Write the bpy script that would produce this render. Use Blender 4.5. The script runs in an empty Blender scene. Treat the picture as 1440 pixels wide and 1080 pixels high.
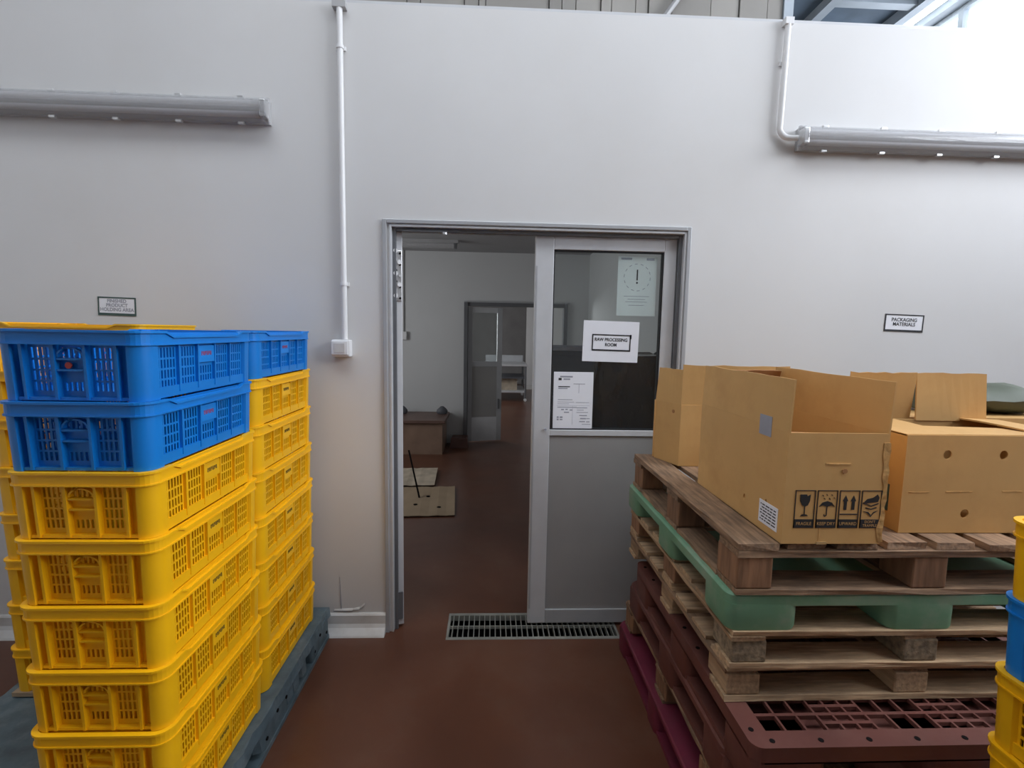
import bpy, bmesh, math, random
from mathutils import Vector, Matrix

random.seed(7)
scene = bpy.context.scene
COL = scene.collection

# ------------------------------------------------------------------ camera
EYE = Vector((0.0, -2.48, 1.570))
PITCH, YAW, ROLL = math.radians(5.9618), math.radians(2.4320), math.radians(-1.0369)
fwd = Vector((math.sin(YAW) * math.cos(PITCH), math.cos(YAW) * math.cos(PITCH), -math.sin(PITCH)))
rgt = Vector((math.cos(YAW), -math.sin(YAW), 0.0))
dwn = fwd.cross(rgt)
r2 = rgt * math.cos(ROLL) + dwn * math.sin(ROLL)
d2 = -rgt * math.sin(ROLL) + dwn * math.cos(ROLL)
cam_data = bpy.data.cameras.new('camera')
cam_data.sensor_width = 36.0
cam_data.lens = 700.0 / 1440.0 * 36.0
cam_data.clip_start = 0.02
cam = bpy.data.objects.new('camera', cam_data)
COL.objects.link(cam)
M3 = Matrix((r2, -d2, -fwd)).transposed()
cam.matrix_world = Matrix.Translation(EYE) @ M3.to_4x4()
scene.camera = cam

# ------------------------------------------------------------------ light and exposure
scene.view_settings.view_transform = 'Standard'
scene.view_settings.look = 'None'
scene.view_settings.exposure = -0.12
scene.view_settings.gamma = 1.0
scene.view_settings.use_curve_mapping = False
world = bpy.data.worlds.new('overcast_sky')
scene.world = world
world.use_nodes = True
bg = world.node_tree.nodes['Background']
bg.inputs['Color'].default_value = (0.90, 0.95, 1.0, 1)
bg.inputs['Strength'].default_value = 3.0


def area_light(name, loc, direction, sx, sy, power, color):
    ld = bpy.data.lights.new(name, 'AREA')
    ld.shape = 'RECTANGLE'
    ld.size, ld.size_y = sx, sy
    ld.energy = power
    ld.color = color
    o = bpy.data.objects.new(name, ld)
    COL.objects.link(o)
    o.location = loc
    o.rotation_euler = Vector(direction).to_track_quat('-Z', 'Y').to_euler()
    return o


# daylight standing in the high windows of the right hand wall, then added fill lights at unseen openings
for yy, ww, pw in ((-2.05, 3.3, 275), (2.20, 3.8, 40)):
    area_light('window_daylight', (4.98, yy, 3.95), (-1, 0, 0), ww, 1.90, pw, (0.99, 0.985, 1.0))
area_light('added_overhead_fill', (0.6, -1.7, 5.30), (0, 0, -1), 5.2, 1.3, 85, (1.0, 0.98, 0.95))  # broad overhead fill, added to even out the light on the wall
area_light('added_next_room_fill', (-2.92, 2.4, 1.7), (1, 0, 0), 1.6, 1.2, 34, (0.95, 0.97, 1.0))  # added to brighten the next room, source unseen
area_light('added_far_room_fill', (-2.92, 7.6, 1.7), (1, 0, 0), 2.6, 1.2, 95, (0.95, 0.97, 1.0))  # added to brighten the furthest room, source unseen


# ------------------------------------------------------------------ materials
def material(name, color, rough=0.6, var=0.12, scale=6.0, bump=0.0, metallic=0.0, stretch=(1, 1, 1),
             per_object=0.0, spec=0.5, dirt=None, dirt_scale=2.0, dirt_amount=0.5):
    m = bpy.data.materials.new(name)
    m.use_nodes = True
    nt = m.node_tree
    b = nt.nodes['Principled BSDF']
    b.inputs['Roughness'].default_value = rough
    b.inputs['Metallic'].default_value = metallic
    b.inputs['Specular IOR Level'].default_value = spec
    tc = nt.nodes.new('ShaderNodeTexCoord')
    mp = nt.nodes.new('ShaderNodeMapping')
    mp.inputs['Scale'].default_value = stretch
    nt.links.new(tc.outputs['Object'], mp.inputs['Vector'])
    nz = nt.nodes.new('ShaderNodeTexNoise')
    nz.inputs['Scale'].default_value = scale
    nz.inputs['Detail'].default_value = 5.0
    nt.links.new(mp.outputs['Vector'], nz.inputs['Vector'])
    rp = nt.nodes.new('ShaderNodeValToRGB')
    c = color
    lo = [max(0.0, v * (1 - var)) for v in c]
    hi = [min(1.0, v * (1 + var)) for v in c]
    rp.color_ramp.elements[0].position = 0.3
    rp.color_ramp.elements[1].position = 0.7
    rp.color_ramp.elements[0].color = (*lo, 1)
    rp.color_ramp.elements[1].color = (*hi, 1)
    nt.links.new(nz.outputs['Fac'], rp.inputs['Fac'])
    out = rp.outputs['Color']
    if dirt:
        n2 = nt.nodes.new('ShaderNodeTexNoise')
        n2.inputs['Scale'].default_value = dirt_scale
        n2.inputs['Detail'].default_value = 7.0
        n2.inputs['Roughness'].default_value = 0.65
        nt.links.new(tc.outputs['Object'], n2.inputs['Vector'])
        mr = nt.nodes.new('ShaderNodeMapRange')
        mr.inputs['From Min'].default_value = 0.48
        mr.inputs['From Max'].default_value = 0.72
        mr.inputs['To Max'].default_value = dirt_amount
        nt.links.new(n2.outputs['Fac'], mr.inputs['Value'])
        mx = nt.nodes.new('ShaderNodeMix')
        mx.data_type = 'RGBA'
        nt.links.new(mr.outputs['Result'], mx.inputs['Factor'])
        nt.links.new(out, mx.inputs['A'])
        mx.inputs['B'].default_value = (*dirt, 1)
        out = mx.outputs['Result']
    if per_object > 0:
        oi = nt.nodes.new('ShaderNodeObjectInfo')
        hs = nt.nodes.new('ShaderNodeHueSaturation')
        mr = nt.nodes.new('ShaderNodeMapRange')
        mr.inputs['To Min'].default_value = 1 - per_object
        mr.inputs['To Max'].default_value = 1 + per_object
        nt.links.new(oi.outputs['Random'], mr.inputs['Value'])
        nt.links.new(mr.outputs['Result'], hs.inputs['Value'])
        nt.links.new(out, hs.inputs['Color'])
        out = hs.outputs['Color']
    nt.links.new(out, b.inputs['Base Color'])
    if bump > 0:
        bp = nt.nodes.new('ShaderNodeBump')
        bp.inputs['Strength'].default_value = bump
        bp.inputs['Distance'].default_value = 0.01
        nt.links.new(nz.outputs['Fac'], bp.inputs['Height'])
        nt.links.new(bp.outputs['Normal'], b.inputs['Normal'])
    return m


def thin_glass(name, tint, gloss=0.10, haze=0.0, haze_col=(0.8, 0.82, 0.84)):
    """a thin clear sheet: straight-through light, a fresnel gloss and some haze of dust"""
    m = bpy.data.materials.new(name)
    m.use_nodes = True
    nt = m.node_tree
    nt.nodes.remove(nt.nodes['Principled BSDF'])
    tr = nt.nodes.new('ShaderNodeBsdfTransparent')
    tr.inputs['Color'].default_value = (*tint, 1)
    gl = nt.nodes.new('ShaderNodeBsdfGlossy')
    gl.inputs['Roughness'].default_value = 0.04
    lw = nt.nodes.new('ShaderNodeLayerWeight')
    lw.inputs['Blend'].default_value = 0.5
    pw = nt.nodes.new('ShaderNodeMath')
    pw.operation = 'POWER'
    pw.inputs[1].default_value = 4.0
    nt.links.new(lw.outputs['Facing'], pw.inputs[0])
    fr = nt.nodes.new('ShaderNodeMapRange')
    fr.inputs['To Min'].default_value = gloss * 0.22
    fr.inputs['To Max'].default_value = 0.6
    nt.links.new(pw.outputs['Value'], fr.inputs['Value'])
    m1 = nt.nodes.new('ShaderNodeMixShader')
    nt.links.new(fr.outputs['Result'], m1.inputs['Fac'])
    nt.links.new(tr.outputs['BSDF'], m1.inputs[1])
    nt.links.new(gl.outputs['BSDF'], m1.inputs[2])
    last = m1
    if haze > 0:
        df = nt.nodes.new('ShaderNodeBsdfDiffuse')
        df.inputs['Color'].default_value = (*haze_col, 1)
        m2 = nt.nodes.new('ShaderNodeMixShader')
        m2.inputs['Fac'].default_value = haze
        nt.links.new(m1.outputs['Shader'], m2.inputs[1])
        nt.links.new(df.outputs['BSDF'], m2.inputs[2])
        last = m2
    nt.links.new(last.outputs['Shader'], nt.nodes['Material Output'].inputs['Surface'])
    return m


def emissive(name, color, strength):
    m = bpy.data.materials.new(name)
    m.use_nodes = True
    b = m.node_tree.nodes['Principled BSDF']
    b.inputs['Base Color'].default_value = (*color, 1)
    b.inputs['Emission Color'].default_value = (*color, 1)
    b.inputs['Emission Strength'].default_value = strength
    return m


MAT = {}
MAT['wall'] = material('wall_paint', (0.69, 0.685, 0.678), 0.5, 0.03, 1.3, bump=0.02, dirt=(0.63, 0.61, 0.58), dirt_scale=1.1, dirt_amount=0.35)
MAT['wall_far'] = material('far_wall_paint', (0.66, 0.67, 0.67), 0.55, 0.03, 1.3)
MAT['skirting'] = material('white_skirting', (0.66, 0.65, 0.63), 0.45, 0.08, 5, dirt=(0.40, 0.36, 0.30), dirt_scale=6, dirt_amount=0.4)
MAT['floor'] = material('red_brown_epoxy', (0.125, 0.048, 0.027), 0.30, 0.22, 1.6, bump=0.05, dirt=(0.16, 0.085, 0.055), dirt_scale=1.8, dirt_amount=0.7)
MAT['ceiling'] = material('grey_ceiling', (0.34, 0.34, 0.345), 0.7, 0.05, 2)
MAT['ceiling_dark'] = material('blue_grey_roof_sheet', (0.10, 0.14, 0.19), 0.6, 0.25, 3)
MAT['beam'] = material('painted_steel_beam', (0.42, 0.47, 0.52), 0.45, 0.1, 4)
MAT['clad'] = material('grey_cladding_sheet', (0.33, 0.312, 0.285), 0.55, 0.08, 3, per_object=0.14)
MAT['clad_dark'] = material('cladding_joint', (0.10, 0.09, 0.085), 0.7, 0.1, 3)
MAT['alu'] = material('grey_aluminium', (0.46, 0.47, 0.485), 0.38, 0.05, 9, metallic=0.25)
MAT['alu_white'] = material('pale_aluminium', (0.62, 0.63, 0.645), 0.40, 0.05, 8, metallic=0.15)
MAT['alu_dark'] = material('dark_aluminium', (0.17, 0.175, 0.185), 0.4, 0.05, 9, metallic=0.3)
MAT['door_panel'] = material('grey_door_panel', (0.33, 0.325, 0.315), 0.42, 0.06, 3, metallic=0.1)
MAT['gasket'] = material('black_rubber_gasket', (0.015, 0.015, 0.018), 0.5, 0.1, 9)
MAT['steel'] = material('bright_hinge_steel', (0.72, 0.72, 0.72), 0.28, 0.12, 30, metallic=0.85)
MAT['glass'] = thin_glass('door_glass', (0.93, 0.955, 0.95), 0.10, 0.012)
MAT['window_glass'] = thin_glass('window_glass', (0.95, 0.97, 1.0), 0.08)
MAT['diffuser'] = thin_glass('clear_lamp_cover', (0.90, 0.90, 0.91), 0.10, 0.27, (0.74, 0.74, 0.74))
MAT['lamp_body'] = material('grey_lamp_body', (0.42, 0.42, 0.425), 0.45, 0.05, 8)
MAT['tube'] = material('unlit_lamp_tube', (0.80, 0.80, 0.80), 0.3, 0.03, 8)
MAT['pvc'] = material('white_pvc', (0.80, 0.80, 0.80), 0.35, 0.03, 8)
MAT['paper'] = material('white_paper', (0.84, 0.85, 0.89), 0.6, 0.02, 8)
MAT['paper_green'] = material('pale_green_paper', (0.86, 0.89, 0.88), 0.4, 0.05, 8)
nt = MAT['paper_green'].node_tree
_b = nt.nodes['Principled BSDF']
_t = nt.nodes.new('ShaderNodeBsdfTranslucent')
_t.inputs['Color'].default_value = (0.80, 0.85, 0.84, 1)
_x = nt.nodes.new('ShaderNodeMixShader')
_x.inputs['Fac'].default_value = 0.25
nt.links.new(_b.outputs['BSDF'], _x.inputs[1])
nt.links.new(_t.outputs['BSDF'], _x.inputs[2])
nt.links.new(_x.outputs['Shader'], nt.nodes['Material Output'].inputs['Surface'])
MAT['ink'] = material('black_ink', (0.018, 0.019, 0.022), 0.6, 0.1, 20)
MAT['ink_grey'] = material('grey_ink', (0.34, 0.35, 0.40), 0.6, 0.1, 20)
MAT['ink_green'] = material('dark_green_ink', (0.05, 0.09, 0.08), 0.6, 0.1, 20)
MAT['yellow'] = material('yellow_crate_plastic', (0.95, 0.50, 0.004), 0.42, 0.06, 5, per_object=0.05)
MAT['blue'] = material('blue_crate_plastic', (0.004, 0.21, 0.66), 0.40, 0.08, 5, per_object=0.06)
MAT['print_dark'] = material('black_crate_print', (0.03, 0.025, 0.02), 0.6, 0.1, 20)
MAT['print_red'] = material('red_crate_print', (0.35, 0.05, 0.10), 0.6, 0.1, 20)
MAT['red_dot'] = material('red_sticker', (0.55, 0.07, 0.06), 0.5, 0.1, 20)
MAT['wood'] = material('weathered_pallet_wood', (0.27, 0.165, 0.095), 0.75, 0.42, 9, bump=0.35, stretch=(9, 0.9, 9), per_object=0.28, dirt=(0.09, 0.06, 0.045), dirt_scale=7, dirt_amount=0.6)
MAT['wood_x'] = material('weathered_cross_wood', (0.27, 0.165, 0.095), 0.75, 0.42, 9, bump=0.35, stretch=(0.9, 9, 9), per_object=0.28, dirt=(0.09, 0.06, 0.045), dirt_scale=7, dirt_amount=0.6)
MAT['wood_pale'] = material('pale_pallet_wood', (0.46, 0.31, 0.18), 0.75, 0.3, 9, bump=0.3, stretch=(0.9, 9, 9), per_object=0.2, dirt=(0.20, 0.12, 0.07), dirt_scale=6, dirt_amount=0.5)
MAT['wood_pale_y'] = material('pale_board_wood', (0.42, 0.28, 0.16), 0.75, 0.3, 9, bump=0.3, stretch=(9, 0.9, 9), per_object=0.2, dirt=(0.20, 0.12, 0.07), dirt_scale=6, dirt_amount=0.5)
MAT['wood_block'] = material('pallet_block_wood', (0.24, 0.125, 0.065), 0.75, 0.35, 9, bump=0.3, stretch=(5, 5, 0.7), per_object=0.25)
MAT['wood_chip'] = material('pressed_chip_block', (0.25, 0.19, 0.12), 0.85, 0.5, 60, bump=0.4, per_object=0.2)
MAT['green'] = material('green_pallet_plastic', (0.16, 0.33, 0.20), 0.55, 0.16, 5, bump=0.08, dirt=(0.34, 0.36, 0.28), dirt_scale=5, dirt_amount=0.65)
MAT['brown'] = material('red_brown_pallet_plastic', (0.135, 0.044, 0.033), 0.55, 0.14, 6, dirt=(0.19, 0.09, 0.07), dirt_scale=8, dirt_amount=0.4)
MAT['pink'] = material('magenta_pallet_plastic', (0.17, 0.02, 0.045), 0.55, 0.16, 6, dirt=(0.12, 0.03, 0.04), dirt_scale=8, dirt_amount=0.5)
MAT['slate'] = material('worn_blue_grey_plastic', (0.085, 0.125, 0.145), 0.6, 0.25, 14, bump=0.3, dirt=(0.20, 0.24, 0.25), dirt_scale=9, dirt_amount=0.7)
MAT['hole'] = material('dark_hole', (0.012, 0.010, 0.010), 0.9, 0.1, 9, spec=0.05)
MAT['card'] = material('brown_cardboard', (0.64, 0.375, 0.135), 0.72, 0.07, 3, bump=0.04, dirt=(0.52, 0.28, 0.09), dirt_scale=4, dirt_amount=0.6)
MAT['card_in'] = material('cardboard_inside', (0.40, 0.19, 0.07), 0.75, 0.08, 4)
MAT['card_torn'] = material('torn_cardboard', (0.62, 0.36, 0.13), 0.85, 0.25, 40, bump=0.5)
MAT['card_dull'] = material('dull_cardboard', (0.38, 0.28, 0.18), 0.75, 0.08, 5)
MAT['card_pale'] = material('pale_dusty_cardboard', (0.50, 0.42, 0.32), 0.75, 0.2, 9)
MAT['tape'] = material('packing_tape', (0.50, 0.33, 0.15), 0.25, 0.05, 9)
MAT['film'] = material('black_plastic_film', (0.006, 0.007, 0.010), 0.16, 0.2, 7, bump=1.0, stretch=(2, 2, 1.2))
MAT['cabinet'] = material('charcoal_cabinet', (0.10, 0.105, 0.12), 0.5, 0.1, 4)
MAT['wrap'] = material('grey_green_plastic_sheet', (0.085, 0.10, 0.07), 0.6, 0.2, 5, bump=0.25)
MAT['scrap'] = material('small_white_piece', (0.85, 0.85, 0.88), 0.2, 0.1, 20)
MAT['bench_top'] = material('brown_bench_top', (0.16, 0.095, 0.075), 0.45, 0.15, 5)
MAT['bench_side'] = material('tan_bench_side', (0.30, 0.20, 0.145), 0.35, 0.15, 5)
MAT['kerb'] = material('red_kerb_coating', (0.12, 0.05, 0.035), 0.4, 0.2, 6)
MAT['glow_tube'] = emissive('glowing_tube', (0.92, 0.97, 1.0), 9.0)
MAT['galv'] = material('galvanised_grate', (0.36, 0.36, 0.32), 0.5, 0.2, 12, metallic=0.4)
MAT['dark_wall'] = material('grey_board', (0.30, 0.29, 0.285), 0.6, 0.08, 3)


# ------------------------------------------------------------------ mesh helpers
class MB:
    def __init__(self):
        self.v, self.f = [], []

    def face(self, pts):
        i = len(self.v)
        self.v += [tuple(p) for p in pts]
        self.f.append(tuple(range(i, i + len(pts))))
        return self

    def box(self, x0, x1, y0, y1, z0, z1):
        i = len(self.v)
        self.v += [(x0, y0, z0), (x1, y0, z0), (x1, y1, z0), (x0, y1, z0), (x0, y0, z1), (x1, y0, z1), (x1, y1, z1), (x0, y1, z1)]
        for q in ((0, 3, 2, 1), (4, 5, 6, 7), (0, 1, 5, 4), (1, 2, 6, 5), (2, 3, 7, 6), (3, 0, 4, 7)):
            self.f.append(tuple(i + k for k in q))
        return self

    def hexa(self, p):
        """eight points, bottom four then top four, counter-clockwise"""
        i = len(self.v)
        self.v += [tuple(q) for q in p]
        for q in ((0, 3, 2, 1), (4, 5, 6, 7), (0, 1, 5, 4), (1, 2, 6, 5), (2, 3, 7, 6), (3, 0, 4, 7)):
            self.f.append(tuple(i + k for k in q))
        return self

    def prism(self, poly, z0, z1):
        n = len(poly)
        i = len(self.v)
        self.v += [(x, y, z0) for x, y in poly] + [(x, y, z1) for x, y in poly]
        self.f.append(tuple(i + k for k in reversed(range(n))))
        self.f.append(tuple(i + n + k for k in range(n)))
        for k in range(n):
            j = (k + 1) % n
            self.f.append((i + k, i + j, i + n + j, i + n + k))
        return self

    def loft(self, loops, cap=True):
        """closed loops of equal length, joined one after the other"""
        n = len(loops[0])
        i = len(self.v)
        for lp in loops:
            self.v += [tuple(p) for p in lp]
        for a in range(len(loops) - 1):
            for k in range(n):
                j = (k + 1) % n
                self.f.append((i + a * n + k, i + a * n + j, i + (a + 1) * n + j, i + (a + 1) * n + k))
        if cap:
            self.f.append(tuple(i + k for k in reversed(range(n))))
            self.f.append(tuple(i + (len(loops) - 1) * n + k for k in range(n)))
        return self

    def tube(self, pts, r, n=10):
        loops = []
        pts = [Vector(p) for p in pts]
        ref = None
        for k, p in enumerate(pts):
            t = (pts[min(k + 1, len(pts) - 1)] - pts[max(k - 1, 0)]).normalized()
            if ref is None:
                ref = Vector((0, 0, 1)) if abs(t.z) < 0.9 else Vector((1, 0, 0))
            u = t.cross(ref).normalized()
            w = u.cross(t).normalized()
            ref = w
            loops.append([p + (u * math.cos(2 * math.pi * a / n) + w * math.sin(2 * math.pi * a / n)) * r for a in range(n)])
        return self.loft(loops)

    def cyl(self, c, axis, r, h, n=16):
        a = Vector(axis).normalized()
        c = Vector(c)
        return self.tube([c - a * h / 2, c + a * h / 2], r, n)

    def grid_panel(self, us, vs, solid, t, mapf):
        """slab of cells; mapf(u, v, d) gives a point, d = 0 front or t back"""
        nu, nv = len(us) - 1, len(vs) - 1
        S = [[bool(solid(i, j)) for j in range(nv)] for i in range(nu)]

        def s(i, j):
            return 0 <= i < nu and 0 <= j < nv and S[i][j]
        for i in range(nu):
            for j in range(nv):
                if not S[i][j]:
                    continue
                a, b, c, d = us[i], us[i + 1], vs[j], vs[j + 1]
                self.face([mapf(a, c, 0), mapf(b, c, 0), mapf(b, d, 0), mapf(a, d, 0)])
                self.face([mapf(a, d, t), mapf(b, d, t), mapf(b, c, t), mapf(a, c, t)])
                if not s(i - 1, j):
                    self.face([mapf(a, c, t), mapf(a, c, 0), mapf(a, d, 0), mapf(a, d, t)])
                if not s(i + 1, j):
                    self.face([mapf(b, c, 0), mapf(b, c, t), mapf(b, d, t), mapf(b, d, 0)])
                if not s(i, j - 1):
                    self.face([mapf(a, c, t), mapf(b, c, t), mapf(b, c, 0), mapf(a, c, 0)])
                if not s(i, j + 1):
                    self.face([mapf(a, d, 0), mapf(b, d, 0), mapf(b, d, t), mapf(a, d, t)])
        return self

    def mesh(self, name, mat, smooth=False, weld=True):
        me = bpy.data.meshes.new(name)
        me.from_pydata(self.v, [], self.f)
        bm = bmesh.new()
        bm.from_mesh(me)
        if weld:
            bmesh.ops.remove_doubles(bm, verts=bm.verts, dist=1e-5)
        bmesh.ops.recalc_face_normals(bm, faces=bm.faces)
        bm.to_mesh(me)
        bm.free()
        if mat:
            me.materials.append(mat)
        if smooth:
            for p in me.polygons:
                p.use_smooth = True
            me.set_sharp_from_angle(angle=math.radians(35))
        return me

    def build(self, name, mat, parent=None, loc=(0, 0, 0), rot=(0, 0, 0), smooth=False, bevel=0.0):
        o = obj(name, self.mesh(name, mat, smooth), parent, loc, rot)
        if bevel > 0:
            md = o.modifiers.new('bevel', 'BEVEL')
            md.width = bevel
            md.segments = 2
            md.limit_method = 'ANGLE'
        return o


def obj(name, me, parent=None, loc=(0, 0, 0), rot=(0, 0, 0), mat=None):
    o = bpy.data.objects.new(name, me)
    COL.objects.link(o)
    o.parent = parent
    o.location = loc
    o.rotation_euler = rot
    if mat is not None:
        o.material_slots[0].link = 'OBJECT'
        o.material_slots[0].material = mat
    return o


def thing(name, label, cat, loc=(0, 0, 0), rot=(0, 0, 0), group=None):
    o = bpy.data.objects.new(name, None)
    o.empty_display_size = 0.1
    COL.objects.link(o)
    o.location = loc
    o.rotation_euler = rot
    return tag(o, label, cat, group)


def tag(o, label, cat, group=None):
    o['label'] = label
    o['category'] = cat
    if group:
        o['group'] = group
    return o


def struct(o, label=None, cat=None):
    o['kind'] = 'structure'
    if label:
        o['label'] = label
    if cat:
        o['category'] = cat
    return o


def rrect(w, l, r, n=6):
    pts = []
    for cx, cy, a0 in ((w / 2 - r, l / 2 - r, 0), (-w / 2 + r, l / 2 - r, 90), (-w / 2 + r, -l / 2 + r, 180), (w / 2 - r, -l / 2 + r, 270)):
        for k in range(n + 1):
            a = math.radians(a0 + 90.0 * k / n)
            pts.append((cx + r * math.cos(a), cy + r * math.sin(a)))
    return pts


def text_mesh(name, body, size, mat, parent, loc, rot, align='CENTER', bold=0.0, xs=1.0):
    cu = bpy.data.curves.new(name, 'FONT')
    cu.body = body
    cu.size = size
    cu.align_x = align
    cu.align_y = 'CENTER'
    cu.offset = bold
    cu.resolution_u = 3
    tmp = bpy.data.objects.new(name + '_tmp', cu)
    COL.objects.link(tmp)
    dg = bpy.context.evaluated_depsgraph_get()
    me = bpy.data.meshes.new_from_object(tmp.evaluated_get(dg))
    bpy.data.objects.remove(tmp)
    me.materials.clear()
    me.materials.append(mat)
    o = obj(name, me, parent, loc, rot)
    o.scale = (xs, 1, 1)
    return o


def holed_panel(w, h, holes, t):
    """sheet in the x-z plane from (0, 0) to (w, h), front at y = 0, round or oval holes (cx, cz, rx, rz)"""
    bm = bmesh.new()
    edges = []

    def loop(pts):
        vs = [bm.verts.new((x, 0, z)) for x, z in pts]
        for k in range(len(vs)):
            edges.append(bm.edges.new((vs[k], vs[(k + 1) % len(vs)])))
    loop([(0, 0), (w, 0), (w, h), (0, h)])
    for cx, cz, rx, rz in holes:
        loop([(cx + rx * math.cos(2 * math.pi * k / 14), cz + rz * math.sin(2 * math.pi * k / 14)) for k in range(14)])
    bmesh.ops.triangle_fill(bm, edges=edges, use_beauty=True, use_dissolve=False)
    g = bmesh.ops.extrude_face_region(bm, geom=list(bm.faces))
    for v in g['geom']:
        if isinstance(v, bmesh.types.BMVert):
            v.co.y += t
    bmesh.ops.recalc_face_normals(bm, faces=bm.faces)
    return bm


def bm_obj(name, bm, mat, parent=None, loc=(0, 0, 0), rot=(0, 0, 0)):
    me = bpy.data.meshes.new(name)
    bm.to_mesh(me)
    bm.free()
    me.materials.append(mat)
    return obj(name, me, parent, loc, rot)


PI = math.pi
WALL_TOP = 3.058

# ------------------------------------------------------------------ the setting: floor
DX0, DX1, DY0, DY1 = -0.214, 0.690, -0.078, 0.162
m = MB()
xs = [-3.4, DX0, DX1, 4.72]
ys = [-6.2, DY0, DY1, 13.2]
m.grid_panel(xs, ys, lambda i, j: not (i == 1 and j == 1), 0.16, lambda u, v, d: (u, v, -d))
floor = struct(m.build('floor', MAT['floor']), 'red-brown coated floor running through the doorway', 'floor')

# drain channel and grating let into the floor
dr = thing('floor_drain', 'long galvanised drain grating set in the floor under the door', 'drain', ((DX0 + DX1) / 2, (DY0 + DY1) / 2, -0.10))
hw, hd = (DX1 - DX0) / 2, (DY1 - DY0) / 2
m = MB()
m.box(-hw, hw, -hd, hd, -0.055, -0.045).box(-hw, hw, -hd, -hd + 0.004, -0.045, 0.07).box(-hw, hw, hd - 0.004, hd, -0.045, 0.07)
m.build('channel', MAT['hole'], dr)
m = MB()
for a, b, c, d in ((-hw, hw, -hd, -hd + 0.022), (-hw, hw, hd - 0.022, hd), (-hw, -hw + 0.012, -hd + 0.022, hd - 0.022), (hw - 0.012, hw, -hd + 0.022, hd - 0.022)):
    m.box(a, b, c, d, 0.070, 0.1015)
m.build('frame', MAT['galv'], dr)
bar = MB().box(-0.0022, 0.0022, -hd + 0.02, hd - 0.02, 0.072, 0.1005).mesh('bar', MAT['galv'])
nb = 32
for k in range(1, nb):
    obj('bar', bar, dr, (-hw + 2 * hw * k / nb, 0, 0))
MB().box(-hw, hw, -0.0025, 0.0025, 0.085, 0.1008).build('cross_bar', MAT['galv'], dr)

# ------------------------------------------------------------------ walls of this hall
OX0, OX1, OZ1 = -0.50, 0.955, 2.075          # door opening
m = MB()
m.grid_panel([-3.4, OX0, OX1, 4.72], [0.0, OZ1, WALL_TOP], lambda i, j: not (i == 1 and j == 0), 0.10, lambda u, v, d: (u, d, v))
wall_front = struct(m.build('wall_front', MAT['wall']), 'white painted partition wall with the doorway in it', 'wall')
m = MB().box(-3.4, 4.72, 0.0, 0.10, WALL_TOP, WALL_TOP + 0.012)
m.build('top_capping', MAT['alu_white'], wall_front)
# buckled sheet edge low beside the door
m = MB()
pp = [(-0.795, 0.118), (-0.70, 0.122), (-0.665, 0.128), (-0.64, 0.150)]
for a, b in zip(pp[:-1], pp[1:]):
    m.hexa([(a[0], -0.004, a[1]), (b[0], -0.010, b[1]), (b[0], 0.0, b[1]), (a[0], 0.0, a[1]),
            (a[0], -0.002, a[1] + 0.006), (b[0], -0.004, b[1] + 0.008), (b[0], 0.0, b[1] + 0.008), (a[0], 0.0, a[1] + 0.006)])
m.build('buckled_sheet_edge', MAT['skirting'], wall_front)
m = MB()
m.hexa([(-0.762, -0.0015, 0.124), (-0.757, -0.0015, 0.124), (-0.757, 0, 0.124), (-0.762, 0, 0.124),
        (-0.765, -0.0015, 0.30), (-0.763, -0.0015, 0.30), (-0.763, 0, 0.30), (-0.765, 0, 0.30)])
m.hexa([(-0.80, -0.002, 0.112), (-0.70, -0.002, 0.113), (-0.70, 0, 0.113), (-0.80, 0, 0.112),
        (-0.80, -0.002, 0.117), (-0.70, -0.002, 0.118), (-0.70, 0, 0.118), (-0.80, 0, 0.117)])
m.build('crack', MAT['ink_grey'], wall_front)

# coved skirting
m = MB()
prof = [(0.0, 0.0), (-0.055, 0.0), (-0.050, 0.008), (-0.022, 0.034), (-0.014, 0.052), (-0.014, 0.096), (-0.008, 0.104), (0.0, 0.106)]


def skirting_run(x0, x1, yb=0.0):
    mm = MB()
    mm.loft([[(x, yb + a, b) for a, b in prof] for x in (x0, x1)])
    return mm


struct(skirting_run(-3.4, OX0 - 0.03).build('baseboard_left', MAT['skirting']), 'white coved skirting left of the doorway', 'baseboard')
struct(skirting_run(OX1 + 0.03, 4.72).build('baseboard_right', MAT['skirting']), 'white coved skirting behind the pallets', 'baseboard')

# side walls, back wall, roof
struct(MB().box(-3.5, -3.4, -6.2, 13.2, 0, 5.1).build('wall_left', MAT['wall']), 'plain white left side wall', 'wall')
m = MB()
m.grid_panel([-6.2, -3.8, 4.15, 13.2], [0, 2.95, 4.93, 5.1], lambda i, j: not (i == 1 and j == 1), 0.12, lambda u, v, d: (4.72 + d, u, v))
struct(m.build('wall_right', MAT['wall']), 'right side wall with a high strip of windows', 'wall')
struct(MB().box(-3.5, 4.84, -6.32, -6.2, 0, 5.1).build('wall_back', MAT['dark_wall']), 'plain grey wall behind the viewer', 'wall')
SX0, SX1, SY0, SY1 = -2.1, 3.3, -2.4, -1.0  # roof opening and glazing added out of view for the overhead fill
m = MB()
m.grid_panel([-3.5, SX0, SX1, 4.84], [-6.3, SY0, SY1, 13.2], lambda i, j: not (i == 1 and j == 1), 0.08, lambda u, v, d: (u, v, 5.11 - d))
struct(m.build('ceiling', MAT['ceiling_dark']), 'dark blue-grey roof underside', 'ceiling')
sky = thing('added_rooflight', 'long added rooflight, unseen overhead in front of the partition', 'added skylight', ((SX0 + SX1) / 2, (SY0 + SY1) / 2, 5.07))
struct(sky)
for k in range(6):
    a = (SX1 - SX0) / 6
    x = -(SX1 - SX0) / 2 + a * k
    MB().box(x + 0.025, x + a - 0.025, -(SY1 - SY0) / 2, (SY1 - SY0) / 2, -0.004, 0.004).build('pane', MAT['window_glass'], sky)
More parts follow.
